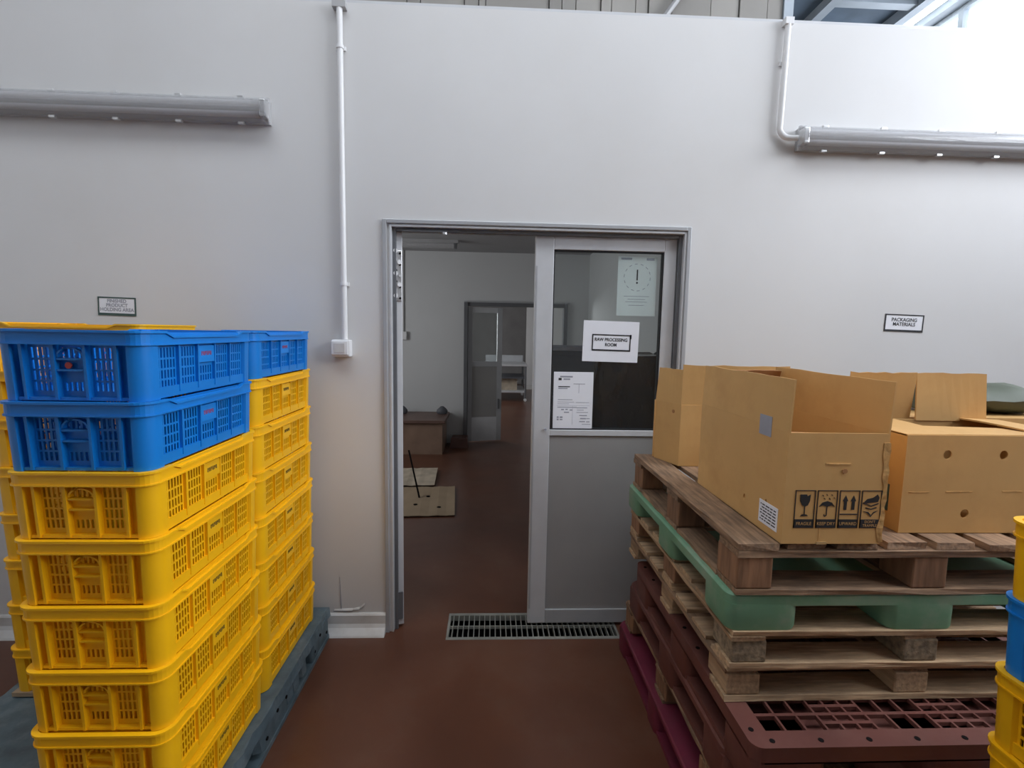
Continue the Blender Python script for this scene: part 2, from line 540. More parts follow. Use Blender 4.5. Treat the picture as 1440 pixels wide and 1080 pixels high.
for k in range(7):
    x = -(SX1 - SX0) / 2 + (SX1 - SX0) / 6 * k
    MB().box(x - 0.025, x + 0.025, -(SY1 - SY0) / 2, (SY1 - SY0) / 2, -0.03, 0.03).build('glazing_bar', MAT['beam'], sky)

# window strip: frame, mullions, panes
win = thing('window_1', 'high strip of bright windows on the right side wall', 'window', (4.745, 0, 2.95))
struct(win)
y0, y1, hz = -3.8, 4.15, 1.98
m = MB().box(-0.03, 0.03, y0, y1, 0, 0.04).box(-0.03, 0.03, y0, y1, hz - 0.04, hz).box(-0.03, 0.03, y0, y0 + 0.04, 0, hz).box(-0.03, 0.03, y1 - 0.04, y1, 0, hz)
m.build('window_frame', MAT['beam'], win)
muls = [-2.9, -2.0, -1.05, -0.1, 0.85, 1.80, 2.75, 3.45]
mm = MB().box(-0.03, 0.03, -0.028, 0.028, 0.04, hz - 0.04).mesh('mullion', MAT['beam'])
edges = [y0 + 0.04]
for yy in muls:
    obj('mullion', mm, win, (0, yy, 0))
    edges += [yy - 0.028, yy + 0.028]
edges.append(y1 - 0.04)
for k in range(0, len(edges), 2):
    MB().box(-0.004, 0.004, edges[k], edges[k + 1], 0.04, hz - 0.04).build('pane', MAT['window_glass'], win)

# roof beams above the partition
for k, (xa, xb, za) in enumerate(((3.37, 3.47, 4.94), (4.26, 4.36, 4.92), (4.60, 4.72, 4.935))):
    struct(MB().box(xa, xb, -6.2, 7.0, za, 5.03).build('trim_%d' % (k + 1), MAT['beam']),
           ('slim steel roof beam furthest from the windows', 'steel roof beam beside the glowing strip', 'steel roof beam along the window head')[k], 'beam')
struct(MB().box(3.47, 4.26, 2.76, 2.86, 4.94, 5.03).build('trim_4', MAT['beam']), 'short steel cross beam between two roof beams', 'beam')
cl = thing('ceiling_lamp', 'glowing white strip under the roof by the window', 'lamp', (4.47, 2.6, 5.03))
MB().box(-0.045, 0.045, -1.6, 1.6, -0.05, 0).build('lamp_body', MAT['lamp_body'], cl)
MB().cyl((0, 0, -0.075), (0, 1, 0), 0.026, 3.1).build('tube', MAT['glow_tube'], cl, smooth=True)  # bright strip under the roof, modelled as a glowing tube

# sheet cladding standing above and behind the partition
wall_upper = struct(MB().box(-3.4, 1.86, 0.83, 0.90, 2.72, 5.03).build('wall_upper', MAT['clad_dark']), 'grey sheet cladding of vertical panels above the partition', 'wall')
jx = [-3.4, -2.9, -2.45, -2.0, -1.6, -1.2, -0.853, -0.544, -0.462, -0.194, -0.107, -0.064, 0.326, 0.405, 0.493, 0.648, 0.714, 0.866, 0.946, 1.093, 1.341, 1.521, 1.70, 1.80]
for k, (a, b) in enumerate(zip(jx[:-1], jx[1:])):
    MB().box(a + 0.003, b - 0.003, 0.80 + 0.005 * (k % 3), 0.83, 2.72, 5.03).build('panel', MAT['clad'], wall_upper)
MB().box(1.80, 1.86, 0.79, 0.90, 2.72, 5.03).build('corner_post', MAT['beam'], wall_upper)
m = MB()
m.tube([(0.97, 0.76, 3.42), (1.21, 0.76, 3.76)], 0.018, 8)
m.build('brace', MAT['lamp_body'], wall_upper)
struct(MB().box(1.80, 1.86, 0.90, 7.0, 2.72, 5.03).build('wall_upper_return', MAT['clad']), 'side of the grey sheet cladding above the rooms', 'wall')

# ------------------------------------------------------------------ doorway: frame and leaves
fr = thing('trim_5', 'grey aluminium frame around the doorway', 'door frame', (0, 0, 0))
struct(fr)


def frame_run(name, mat, xa, xb, zt, w, ya, yb):
    """jambs and head as one mesh each"""
    MB().box(xa, xa + w, ya, yb, 0, zt).build('jamb', mat, fr, bevel=0.003)
    MB().box(xb - w, xb, ya, yb, 0, zt).build('jamb', mat, fr, bevel=0.003)
    MB().box(xa + w, xb - w, ya, yb, zt - w, zt).build('head', mat, fr, bevel=0.003)


frame_run('outer', MAT['alu'], -0.530, 0.975, 2.098, 0.020, -0.012, 0.0)
frame_run('lining', MAT['alu_white'], OX0, OX1, OZ1, 0.012, -0.006, 0.10)
frame_run('stop', MAT['alu_dark'], OX0 + 0.012, OX1 - 0.012, OZ1 - 0.012, 0.018, 0.018, 0.034)
frame_run('stop_back', MAT['alu'], OX0 + 0.012, OX1 - 0.012, OZ1 - 0.012, 0.010, 0.034, 0.10)
MB().box(-0.44, -0.22, 0.005, 0.018, 2.045, 2.052).build('closer_arm', MAT['alu_dark'], fr)
MB().cyl((-0.235, 0.012, 2.040), (0, 0, 1), 0.012, 0.010, 12).build('pivot', MAT['steel'], fr)

# closed right leaf
LX0, LX1, LZ0, LZ1 = 0.2125, 0.925, 0.016, 2.047
d1 = thing('door_1', 'closed grey aluminium door leaf with a glass upper half', 'door', (LX0, 0.040, 0))
struct(d1)
W = LX1 - LX0
GX0, GX1, GZ0, GZ1 = 0.3175 - LX0, 0.850 - LX0, 1.078, 1.976
MB().box(0, GX0 - 0.012, 0, 0.042, LZ0, LZ1).build('stile', MAT['alu_white'], d1, bevel=0.003)
MB().box(GX1 + 0.012, W, 0, 0.042, LZ0, LZ1).build('stile', MAT['alu_white'], d1, bevel=0.003)
MB().box(GX0 - 0.012, GX1 + 0.012, 0, 0.042, GZ1 + 0.006, LZ1).build('top_rail', MAT['alu_white'], d1, bevel=0.003)
MB().box(GX0 - 0.012, GX1 + 0.012, 0.002, 0.040, 1.040, GZ0 - 0.006).build('middle_rail', MAT['alu_white'], d1, bevel=0.003)
MB().box(GX0 - 0.012, GX1 + 0.012, 0, 0.042, LZ0, 0.092).build('bottom_rail', MAT['alu'], d1, bevel=0.003)
MB().box(GX0 - 0.012, GX1 + 0.012, 0.010, 0.034, 0.092, 1.040).build('lower_panel', MAT['door_panel'], d1)
m = MB()
g0, g1, g2, g3 = GX0 - 0.012, GX1 + 0.012, GZ0 - 0.006, GZ1 + 0.006
m.box(g0, g1, 0.006, 0.036, GZ1, g3).box(g0, g1, 0.006, 0.036, g2, GZ0).box(g0, GX0 - 0.006, 0.006, 0.036, GZ0, GZ1).box(GX1 + 0.006, g1, 0.006, 0.036, GZ0, GZ1)
m.build('gasket', MAT['gasket'], d1)
MB().box(GX0 - 0.006, GX1 + 0.006, 0.018, 0.024, GZ0, GZ1).build('glass_pane', MAT['glass'], d1)
MB().cyl((GX0 - 0.035, -0.004, 1.075), (0, 1, 0), 0.006, 0.012, 10).build('knob', MAT['ink_grey'], d1)
MB().box(0.004, 0.012, -0.003, 0.0, 0.10, 1.9).build('edge_seal', MAT['alu'], d1)

# left leaf, swung away into the next room so that only its edge shows
d2o = thing('door_2', 'open door leaf folded back, its pale edge and hinge plates facing out', 'door', (-0.484, 0.030, 0), (0, 0, math.radians(107)))
struct(d2o)
MB().box(0, 0.09, -0.041, 0.0, 0.016, 2.047).build('stile', MAT['alu_white'], d2o, bevel=0.003)
MB().box(0.62, 0.71, -0.041, 0.0, 0.016, 2.047).build('stile', MAT['alu_white'], d2o, bevel=0.003)
MB().box(0.09, 0.62, -0.041, 0.0, 1.97, 2.047).build('top_rail', MAT['alu_white'], d2o)
MB().box(0.09, 0.62, -0.041, 0.0, 1.04, 1.08).build('middle_rail', MAT['alu_white'], d2o)
MB().box(0.09, 0.62, -0.041, 0.0, 0.016, 0.09).build('bottom_rail', MAT['alu_white'], d2o)
MB().box(0.09, 0.62, -0.030, -0.010, 0.09, 1.04).build('lower_panel', MAT['door_panel'], d2o)
MB().box(0.09, 0.62, -0.023, -0.018, 1.08, 1.97).build('glass_pane', MAT['glass'], d2o)
for z0, n in ((1.712, 9), ):
    m = MB().box(-0.006, 0.0, -0.038, -0.002, z0, z0 + 0.245)
    hp = m.build('hinge_plate', MAT['steel'], d2o, bevel=0.002)
    rnd = random.Random(3)
    for k in range(n):
        zz = z0 + 0.014 + 0.217 * k / (n - 1)
        yy = -0.020 + (0.009 if k % 2 else -0.009)
        MB().cyl((-0.007, yy, zz), (1, 0, 0), 0.0055, 0.004, 10).build('screw_hole', MAT['hole'] if k % 3 != 1 else MAT['alu_white'], hp)
        if k % 2 == 0:
            MB().cyl((-0.009, -0.020 - (0.006 if k % 4 else -0.012), zz + 0.012), (1, 0, 0), 0.011, 0.008, 12).build('roller', MAT['pvc'], hp, smooth=True)
MB().box(-0.008, 0.0, -0.036, -0.004, 0.05, 0.20).build('floor_pivot', MAT['alu_dark'], d2o, bevel=0.002)

# ------------------------------------------------------------------ the room beyond
YB = 4.45
RX0, RX1, RZ = -2.8, 1.335, 2.64
struct(MB().box(RX1, RX1 + 0.08, 0.10, YB, 0, RZ).build('wall_next_right', MAT['wall_far']), 'pale side wall of the next room seen through the door glass', 'wall')
m = MB()
m.grid_panel([0.10, 1.6, 3.2, YB], [0, 1.1, 2.3, RZ], lambda i, j: not (i == 1 and j == 1), 0.08, lambda u, v, d: (RX0 - d, u, v))  # opening added for the unseen fill light of this room
struct(m.build('wall_next_left', MAT['wall_far']), 'left wall of the next room with an added window opening', 'wall')
B0, B1, BT = -0.38, 1.042, 1.965
m = MB()
m.grid_panel([RX0, B0 + 0.03, B1 - 0.03, 2.4], [0.0, BT - 0.03, RZ], lambda i, j: not (i == 1 and j == 0), 0.08, lambda u, v, d: (u, YB + d, v))
struct(m.build('wall_next_back', MAT['wall_far']), 'far wall of the next room with a second doorway', 'wall')
struct(MB().box(RX0 - 0.1, 2.4, 0.10, YB + 0.08, RZ, RZ + 0.06).build('ceiling_next', MAT['ceiling']), 'grey ceiling of the next room', 'ceiling')

f3 = thing('trim_6', 'grey metal frame of the second doorway in the next room', 'door frame', (0, YB, 0))
struct(f3)
MB().box(B0, B0 + 0.05, -0.05, 0.09, 0, BT).build('jamb', MAT['alu_dark'], f3)
MB().box(B1 - 0.05, B1, -0.05, 0.09, 0, BT).build('jamb', MAT['alu_dark'], f3)
MB().box(B0 + 0.05, B1 - 0.05, -0.02, 0.09, BT - 0.05, BT).build('head', MAT['alu_dark'], f3)
MB().box(B0, B1 + 0.03, -0.03, 0.0, BT, BT + 0.018).build('drip_strip', MAT['alu'], f3)
d3 = thing('door_3', 'grey door leaf with a small glass pane ajar in the next room', 'door', (B0 + 0.055, YB + 0.01, 0), (0, 0, math.radians(14)))
struct(d3)
MB().box(0, 0.06, 0, 0.04, 0.02, 1.90).build('stile', MAT['alu'], d3)
MB().box(0.42, 0.49, 0, 0.04, 0.02, 1.90).build('stile', MAT['alu'], d3)
MB().box(0.06, 0.42, 0, 0.04, 1.83, 1.90).build('top_rail', MAT['alu_white'], d3)
MB().box(0.06, 0.42, 0, 0.04, 1.08, 1.15).build('middle_rail', MAT['alu'], d3)
MB().box(0.06, 0.42, 0, 0.04, 0.02, 0.36).build('kick_panel', MAT['alu_white'], d3)
MB().box(0.06, 0.42, 0.010, 0.030, 0.36, 1.08).build('lower_panel', MAT['door_panel'], d3)
MB().box(0.06, 0.42, 0.017, 0.023, 1.15, 1.83).build('glass_pane', MAT['glass'], d3)
MB().box(0.435, 0.455, -0.03, 0.0, 0.48, 0.62).build('handle', MAT['alu_dark'], d3)

# third room
struct(MB().box(RX0, 3.2, 12.6, 12.7, 0, 3.0).build('wall_third_back', MAT['dark_wall']), 'grey end wall of the furthest room', 'wall')
struct(MB().box(0.95, 3.2, 11.2, 11.3, 0, 3.0).build('wall_third_stub', MAT['wall']), 'white wall end in the furthest room', 'wall')
struct(MB().box(0.95, 3.2, 11.17, 11.2, 0, 0.12).build('baseboard_third', MAT['skirting']), 'white skirting of the furthest room', 'baseboard')
struct(MB().box(3.2, 3.3, YB, 13.2, 0, 3.0).build('wall_third_right', MAT['wall']), 'right wall of the furthest room', 'wall')
m = MB()
m.grid_panel([YB + 0.08, 6.2, 9.0, 13.2], [0, 1.1, 2.3, 3.0], lambda i, j: not (i == 1 and j == 1), 0.08, lambda u, v, d: (RX0 - d, u, v))  # unseen opening, added to let the far fill light in
struct(m.build('wall_third_left', MAT['wall']), 'left wall of the furthest room with an added window opening', 'wall')
struct(MB().box(RX0 - 0.1, 3.3, YB + 0.08, 13.2, 3.0, 3.06).build('ceiling_third', MAT['ceiling']), 'ceiling of the furthest room', 'ceiling')

# ------------------------------------------------------------------ crates
CW, CL, CH, CP, CR = 0.355, 0.555, 0.1745, 0.175, 0.038


def taper(v):
    s = 0.975 + 0.025 * min(1.0, max(0.0, v[2] / CH))
    return (v[0] * s, v[1] * s, v[2])


def side_panel(mb, length, bays, mapf, kind):
    """perforated wall; mapf(u, z, d)"""
    us = [-length / 2]
    hole_u, bay_u = [], []
    strip = 0.0 if kind == 'long' else 0.022
    bw = (length - 2 * strip) / bays
    if strip:
        us.append(-length / 2 + strip)
        hole_u.append(False)
        bay_u.append(0)
    for b in range(bays):
        a = -length / 2 + strip + b * bw
        n = 6 if kind == 'long' else 5
        mg = 0.006
        st = (bw - 2 * mg) / n
        for k in range(n):
            us += [a + mg + k * st + st * 0.22, a + mg + k * st + st * 0.78]
            hole_u += [False, True]
            bay_u += [b, b]
        us.append(a + bw)
        hole_u.append(False)
        bay_u.append(b)
    if strip:
        us.append(length / 2)
        hole_u.append(False)
        bay_u.append(bays - 1)
    rows = [(0.024, 0.046), (0.051, 0.073), (0.078, 0.100), (0.105, 0.131)]
    vs = [0.004]
    row_of = []
    for r, (a, b) in enumerate(rows):
        vs += [a, b]
        row_of += [-1, r]
    vs.append(CH - 0.004)
    row_of.append(-1)
    mid = bays // 2

    def solid(i, j):
        if not hole_u[i] or row_of[j] < 0:
            return True
        if bay_u[i] == mid:
            if kind == 'long':
                return row_of[j] >= 2
            return row_of[j] in (1, 2)
        return False
    mb.grid_panel(us, vs, solid, 0.004, mapf)


def make_crate_meshes():
    rec, recs = 0.011, 0.017
    body = MB()
    sl = CL - 2 * (CR + 0.020)
    sw = CW - 2 * (CR + 0.006)
    side_panel(body, sl, 5, lambda u, z, d: (CW / 2 - rec - d, u, z), 'long')
    side_panel(body, sl, 5, lambda u, z, d: (-CW / 2 + rec + d, -u, z), 'long')
    side_panel(body, sw, 3, lambda u, z, d: (u, -CL / 2 + recs + d, z), 'short')
    side_panel(body, sw, 3, lambda u, z, d: (-u, CL / 2 - recs - d, z), 'short')
    # rounded corner posts
    for sx in (1, -1):
        for sy in (1, -1):
            outer, inner = [], []
            cx, cy = CW / 2 - CR, CL / 2 - CR
            pts = [(CW / 2 - rec - 0.002, cy - 0.024), (CW / 2, cy - 0.018)]
            for k in range(7):
                a = math.radians(90.0 * k / 6)
                pts.append((cx + CR * math.cos(a), cy + CR * math.sin(a)))
            pts += [(cx - 0.003, CL / 2), (cx - 0.008, CL / 2 - recs - 0.002)]
            inn = [(CW / 2 - rec - 0.006, cy - 0.024), (CW / 2 - 0.006, cy - 0.016)]
            for k in range(7):
                a = math.radians(90.0 * k / 6)
                inn.append((cx + (CR - 0.006) * math.cos(a), cy + (CR - 0.006) * math.sin(a)))
            inn += [(cx - 0.001, CL / 2 - 0.006), (cx - 0.008, CL / 2 - recs - 0.006)]
            poly = [(x * sx, y * sy) for x, y in pts + inn[::-1]]
            body.prism(poly, 0.0, CH - 0.002)
    # upright ribs
    for k in range(1, 5):
        u = -sl / 2 + sl * k / 5
        for s in (1, -1):
            body.box(*sorted((s * (CW / 2 - rec), s * (CW / 2 - 0.002))), u - 0.003, u + 0.003, 0.012, CH - 0.03)
    for k in range(0, 4):
        u = -(sw - 0.044) / 2 + (sw - 0.044) * k / 3
        for s in (1, -1):
            body.box(u - 0.0035, u + 0.0035, *sorted((s * (CL / 2 - recs), s * (CL / 2))), 0.004, CH - 0.03)
    # ledges of the grip on the short sides
    for s in (1, -1):
        for z in (0.074, 0.101):
            body.box(-sw / 6 + 0.007, sw / 6 - 0.007, *sorted((s * (CL / 2 - recs), s * (CL / 2 - 0.003))), z, z + 0.005)
        # arched hood over the hand hole
        for q in range(8):
            a0, a1 = PI * q / 8, PI * (q + 1) / 8
            ya, yb = sorted((s * (CL / 2 - recs), s * (CL / 2 - 0.004)))
            P = [(r * math.cos(a), 0.108 + 0.72 * r * math.sin(a)) for r, a in ((0.034, a0), (0.034, a1), (0.029, a1), (0.029, a0))]
            body.hexa([(x, ya, z) for x, z in P] + [(x, yb, z) for x, z in P])
        # sill along the foot
        body.box(-sw / 2, sw / 2, *sorted((s * (CL / 2 - recs), s * (CL / 2 - 0.004))), 0.002, 0.010)
        body.box(*sorted((s * (CW / 2 - rec), s * (CW / 2 - 0.004))), -sl / 2, sl / 2, 0.002, 0.030)
    body.prism(rrect(CW - 0.03, CL - 0.03, CR - 0.01, 4), 0.002, 0.007)
    body.v = [taper(v) for v in body.v]
    me_body = body.mesh('body', MAT['yellow'], smooth=True)

    # rim: two bands, the upper one dipping along the long sides
    rim = MB()

    def dip(x, y):
        if abs(x) > CW / 2 - 0.02:
            t = (CL / 2 - CR - 0.045 - abs(y)) / 0.03
            return -0.012 * min(1.0, max(0.0, t))
        return 0.0

    def path(o, n=6):
        r = CR + o
        base = rrect(CW + 2 * o, CL + 2 * o, r, n)
        out = []
        N = len(base)
        for k in range(N):
            a, b = base[k], base[(k + 1) % N]
            out.append(a)
            if abs(a[0] - b[0]) < 1e-6 and abs(a[1] - b[1]) > 0.2:
                s = 1 if b[1] > a[1] else -1
                for yy in (-(CL / 2 - CR - 0.045), -(CL / 2 - CR - 0.075), CL / 2 - CR - 0.075, CL / 2 - CR - 0.045):
                    out.append((a[0], yy * s))
        return out

    def ring(o0, o1, z0, z1, dips):
        po, pi = path(o1), path(o0)
        n = len(po)
        loops = [[], [], [], []]
        for (x, y), (xi, yi) in zip(po, pi):
            dz = dip(x, y) if dips else 0.0
            loops[0].append((xi, yi, z0 + dz))
            loops[1].append((x, y, z0 + dz))
            loops[2].append((x, y, z1 + dz))
            loops[3].append((xi, yi, z1 + dz))
        i = len(rim.v)
        for lp in loops:
            rim.v += lp
        for a in range(4):
            b = (a + 1) % 4
            for k in range(n):
                j = (k + 1) % n
                rim.f.append((i + a * n + k, i + a * n + j, i + b * n + j, i + b * n + k))
    ring(-0.008, 0.006, CH - 0.006, CH, True)
    ring(-0.012, 0.001, CH - 0.034, CH - 0.006, False)
    ring(-0.006, 0.004, CH - 0.036, CH - 0.032, False)
    me_rim = rim.mesh('rim', MAT['yellow'])

    plate = MB().box(-0.003, 0.003, -0.040, 0.040, -0.024, 0.024).mesh('name_plate', MAT['yellow'])
    pr = MB()
    rnd = random.Random(5)
    y = -0.026
    for k in range(6):
        w = 0.006
        pr.box(0, 0.0006, y, y + 0.0022, -0.006, 0.006)
        pr.box(0, 0.0006, y + 0.0042, y + w, -0.006 if k % 2 else -0.002, 0.006)
        pr.box(0, 0.0006, y + 0.001, y + 0.005, (-0.006, 0.0, 0.004)[k % 3], (-0.004, 0.002, 0.006)[k % 3])
        y += 0.0088
    me_print = pr.mesh('print', MAT['print_dark'])
    return me_body, me_rim, plate, me_print


CRATE = make_crate_meshes()


def crate(label, group, loc, colour, rot=0.0, dot=False):
    mat = MAT[colour]
    t = thing('plastic_crate', label, 'crate', loc, (0, 0, rot), group)
    obj('body', CRATE[0], t, mat=mat)
    obj('rim', CRATE[1], t, mat=mat)
    for s in (1, -1):
        p = obj('name_plate', CRATE[2], t, (s * (CW / 2 * 0.985 - 0.006), 0, 0.108), (0, 0, 0 if s > 0 else PI), mat=mat)
        obj('print', CRATE[3], p, (0.003, 0, 0.002), mat=MAT['print_red' if colour == 'blue' else 'print_dark'])
    if dot:
        MB().cyl((-0.008, -CL / 2 + 0.012, 0.088), (0, 1, 0), 0.008, 0.003, 14).build('sticker', MAT['red_dot'], t)
    return t


ZP = 0.157
ordn = ['lowest', 'second', 'third', 'fourth', 'fifth', 'sixth', 'seventh', 'top']


def stack(x, y, z, colours, where, group, base_rot=0.0, dot_top=False):
    n = len(colours)
    rnd = random.Random(int(x * 1000) + 11)
    for k, c in enumerate(colours):
        word = {0: 'lowest', n - 1: 'topmost'}.get(k, ordn[k])
        lab = '%s plastic crate, %s%s' % (c, word + (' from the bottom' if 0 < k < n - 1 else ''), ' ' + where)
        crate(lab, group, (x + rnd.uniform(-0.002, 0.002), y + rnd.uniform(-0.002, 0.002), z + CP * k), c,
              base_rot + rnd.uniform(-0.004, 0.004), dot=(dot_top and k == n - 1))


stack(-0.838 - CW / 2, -1.242 + CL / 2, ZP, ['yellow'] * 6 + ['blue'] * 2, 'in the stack nearest the viewer on the left', 'crates in the near left stack', dot_top=True)
stack(-0.850 - CW / 2, -0.655 + CL / 2, ZP, ['yellow'] * 7 + ['blue'], 'in the left stack against the wall', 'crates in the left stack by the wall')
MB_pad = MB().box(-CL / 2, CL / 2, -CW / 2, CW / 2, 0, 0.016)
tag(MB_pad.build('layer_pad', MAT['card_dull'], None, (-1.525, -0.47, ZP)), 'flat cardboard layer pad under the hidden rear crate stack', 'cardboard')
stack(-1.525, -0.47, ZP + 0.017, ['yellow'] * 8, 'in the rear stack behind the blue crates', 'crates in the rear left stack', base_rot=PI / 2)
stack(1.166 + CW / 2, -1.445 - CL / 2, 0.127, ['yellow', 'yellow', 'yellow', 'yellow', 'blue', 'yellow'], 'in the stack cut off by the right edge', 'crates in the right stack')


# ------------------------------------------------------------------ plastic pallets
def plastic_pallet(name, label, loc, w, l, h, mat, deck_t=0.035, r=0.05, slots=False, foot=(0.20, 0.17), group=None, runner=True, worn=0.0):
    """origin at the left near bottom corner; w along x, l along y"""
    t = thing(name, label, 'pallet', loc, group=group)
    rnd = random.Random(len(label))
    if slots:
        m = MB()
        m.loft([[(w / 2 + x, l / 2 + y, h - deck_t) for x, y in rrect(w, l, r, 6)],
                [(w / 2 + x, l / 2 + y, h - deck_t + 0.004) for x, y in rrect(w, l, r, 6)]])
        ro_, ri_ = rrect(w, l, r, 6), rrect(w - 0.02, l - 0.02, r - 0.01, 6)
        n_ = len(ro_)
        for k in range(n_):
            j = (k + 1) % n_
            for pa, pb in ((ro_[k], ro_[j]), (ri_[j], ri_[k])):
                m.face([(w / 2 + pa[0], l / 2 + pa[1], h - deck_t), (w / 2 + pb[0], l / 2 + pb[1], h - deck_t),
                        (w / 2 + pb[0], l / 2 + pb[1], h - 0.012), (w / 2 + pa[0], l / 2 + pa[1], h - 0.012)])
        m.build('deck_skirt', mat, t)
        # pierced top: cells of ribs
        us, hu = [0.055], []
        x = 0.055
        k = 0
        while x < w - 0.09:
            grp = (k // 3) % 2
            cw = 0.058 if grp == 0 else 0.046
            us += [x + 0.006, x + cw]
            hu += [0, 1 + grp]
            x += cw
            k += 1
        us.append(w - 0.055)
        hu.append(0)
        vs, hv = [0.045], []
        y = 0.045
        k = 0
        while y < l - 0.08:
            vs += [y + 0.010, y + 0.030]
            hv += [0, 1]
            y += 0.030
            k += 1
        vs.append(l - 0.045)
        hv.append(0)

        def solid(i, j):
            if not hu[i] or not hv[j]:
                if hu[i] == 1 and not hv[j] and j % 4 == 2:
                    return False
                return True
            return False
        m = MB()
        m.grid_panel(us, vs, solid, 0.012, lambda u, v, d: (u, v, h - d))
        m.build('pierced_deck', mat, t)
        m = MB()
        ro = rrect(w, l, r, 6)
        inner = []
        for x, y in ro:
            inner.append((max(-w / 2 + 0.055, min(w / 2 - 0.055, x)), max(-l / 2 + 0.045, min(l / 2 - 0.045, y))))
        n = len(ro)
        for k in range(n):
            j = (k + 1) % n
            a, b, c, d = ro[k], ro[j], inner[j], inner[k]
            for z in (h,):
                m.face([(w / 2 + p[0], l / 2 + p[1], z) for p in (a, b, c, d)])
            m.face([(w / 2 + a[0], l / 2 + a[1], h - 0.012), (w / 2 + b[0], l / 2 + b[1], h - 0.012), (w / 2 + b[0], l / 2 + b[1], h), (w / 2 + a[0], l / 2 + a[1], h)])
            m.face([(w / 2 + d[0], l / 2 + d[1], h - 0.012), (w / 2 + c[0], l / 2 + c[1], h - 0.012), (w / 2 + c[0], l / 2 + c[1], h), (w / 2 + d[0], l / 2 + d[1], h)])
        m.build('deck_border', mat, t)
        for k in range(9):
            for pos in ((0.06 + k * (w - 0.12) / 8, 0.022), (0.024, 0.06 + k * (l - 0.12) / 8)):
                MB().cyl((pos[0], pos[1], h + 0.0005), (0, 0, 1), 0.007, 0.002, 10).build('drain_hole', MAT['hole'], t)
    else:
        m = MB()
        pts = rrect(w, l, r, 6)
        m.loft([[(w / 2 + x * 0.999, l / 2 + y * 0.999, h - deck_t) for x, y in pts],
                [(w / 2 + x, l / 2 + y, h - deck_t + 0.006) for x, y in pts],
                [(w / 2 + x, l / 2 + y, h - 0.006) for x, y in pts],
                [(w / 2 + x * 0.99, l / 2 + y * 0.99, h) for x, y in pts]])
        if worn > 0:
            m.v = [(x + rnd.uniform(-worn, worn), y + rnd.uniform(-worn, worn), z) for x, y, z in m.v]
        m.build('deck', mat, t, smooth=True)
    fw, fl = foot
    fh = h - deck_t
    for i, fx in enumerate((0, w / 2 - fw / 2, w - fw)):
        for j, fy in enumerate((0, l / 2 - fl / 2, l - fl)):
            m = MB()
            pts = rrect(fw, fl, min(0.03, r), 5)
            m.loft([[(fx + fw / 2 + x * 0.96, fy + fl / 2 + y * 0.97, 0.0) for x, y in pts],
                    [(fx + fw / 2 + x * 0.99, fy + fl / 2 + y * 0.99, 0.008) for x, y in pts],
                    [(fx + fw / 2 + x * 1.0, fy + fl / 2 + y * 1.0, fh + 0.004) for x, y in pts]])
            m.build('foot', mat, t, smooth=True)
    if runner:
        for fx in (0.01, w / 2 - 0.05, w - 0.11):
            MB().box(fx, fx + 0.10, 0.01, l - 0.01, 0.0, 0.018).build('runner', mat, t)
    return t


# the worn pallet under the left crates
PX1 = -0.803
wp = thing('plastic_pallet', 'worn blue-grey plastic pallet under the left crate stacks', 'pallet', (0, 0, 0))
rnd = random.Random(21)
m = MB()
NX, NY = 10, 30
X0, Y0, Y1 = -1.86, -1.30, -0.032
top, low = [], []
for side in range(2):
    for k in range(NY + 1):
        y = Y0 + (Y1 - Y0) * k / NY
        yy = y if side == 1 else Y1 + Y0 - y
        x = PX1 - rnd.choice([0, 0, 0.004, 0.010]) if side == 1 else X0
        top.append((x - (0.006 if side else -0.006), yy, 0.155 - rnd.uniform(0, 0.006)))
        low.append((x, yy + rnd.uniform(-0.006, 0.006), 0.118 - rnd.uniform(0, 0.016)))
order = list(range(NY + 1, 2 * NY + 2)) + list(range(0, NY + 1))
m.loft([[low[k] for k in order], [top[k] for k in order]])
m.build('deck', MAT['slate'], wp)
for i, fx in enumerate((-1.855, -1.41, PX1 - 0.165)):
    for j, fy in enumerate((Y0 + 0.01, -0.77, Y1 - 0.25)):
        m = MB()
        pts = rrect(0.155, 0.24, 0.02, 4)
        jit = [(rnd.uniform(-0.006, 0.004), rnd.uniform(-0.01, 0.01)) for _ in pts]
        m.loft([[(fx + 0.08 + x + a, fy + 0.12 + y + b, 0.0) for (x, y), (a, b) in zip(pts, jit)],
                [(fx + 0.08 + x, fy + 0.12 + y, 0.05) for x, y in pts],
                [(fx + 0.08 + x, fy + 0.12 + y, 0.122) for x, y in pts]])
        ft = m.build('foot', MAT['slate'], wp)
        if i == 2:
            for q in range(3):
                MB().cyl((fx + 0.158, fy + 0.04 + 0.08 * q + rnd.uniform(-0.02, 0.02), rnd.uniform(0.04, 0.10)), (1, 0, 0), 0.007, 0.006, 10).build('nail_hole', MAT['hole'], ft)
MB().box(PX1 - 0.15, PX1 - 0.004, Y0 + 0.02, Y1 - 0.02, 0.001, 0.020).build('runner', MAT['slate'], wp)
for q in range(7):
    m = MB()
    yy = rnd.uniform(-1.2, -0.1)
    a = rnd.uniform(0.02, 0.05)
    m.hexa([(PX1 - 0.03, yy - a, 0.05), (PX1 - 0.004, yy - a * 0.4, 0.045), (PX1 - 0.002, yy + a * 0.6, 0.05), (PX1 - 0.03, yy + a, 0.05),
            (PX1 - 0.03, yy - a, 0.12), (PX1 - 0.008, yy - a * 0.8, 0.12), (PX1 - 0.008, yy + a * 0.8, 0.12), (PX1 - 0.03, yy + a, 0.12)])
    m.build('splintered_flap', MAT['slate'], wp)
# pallet under the right crates
plastic_pallet('plastic_pallet', 'blue-grey plastic pallet under the crates at the right edge', (1.13, -2.06, 0), 0.95, 0.66, 0.1265, MAT['slate'])


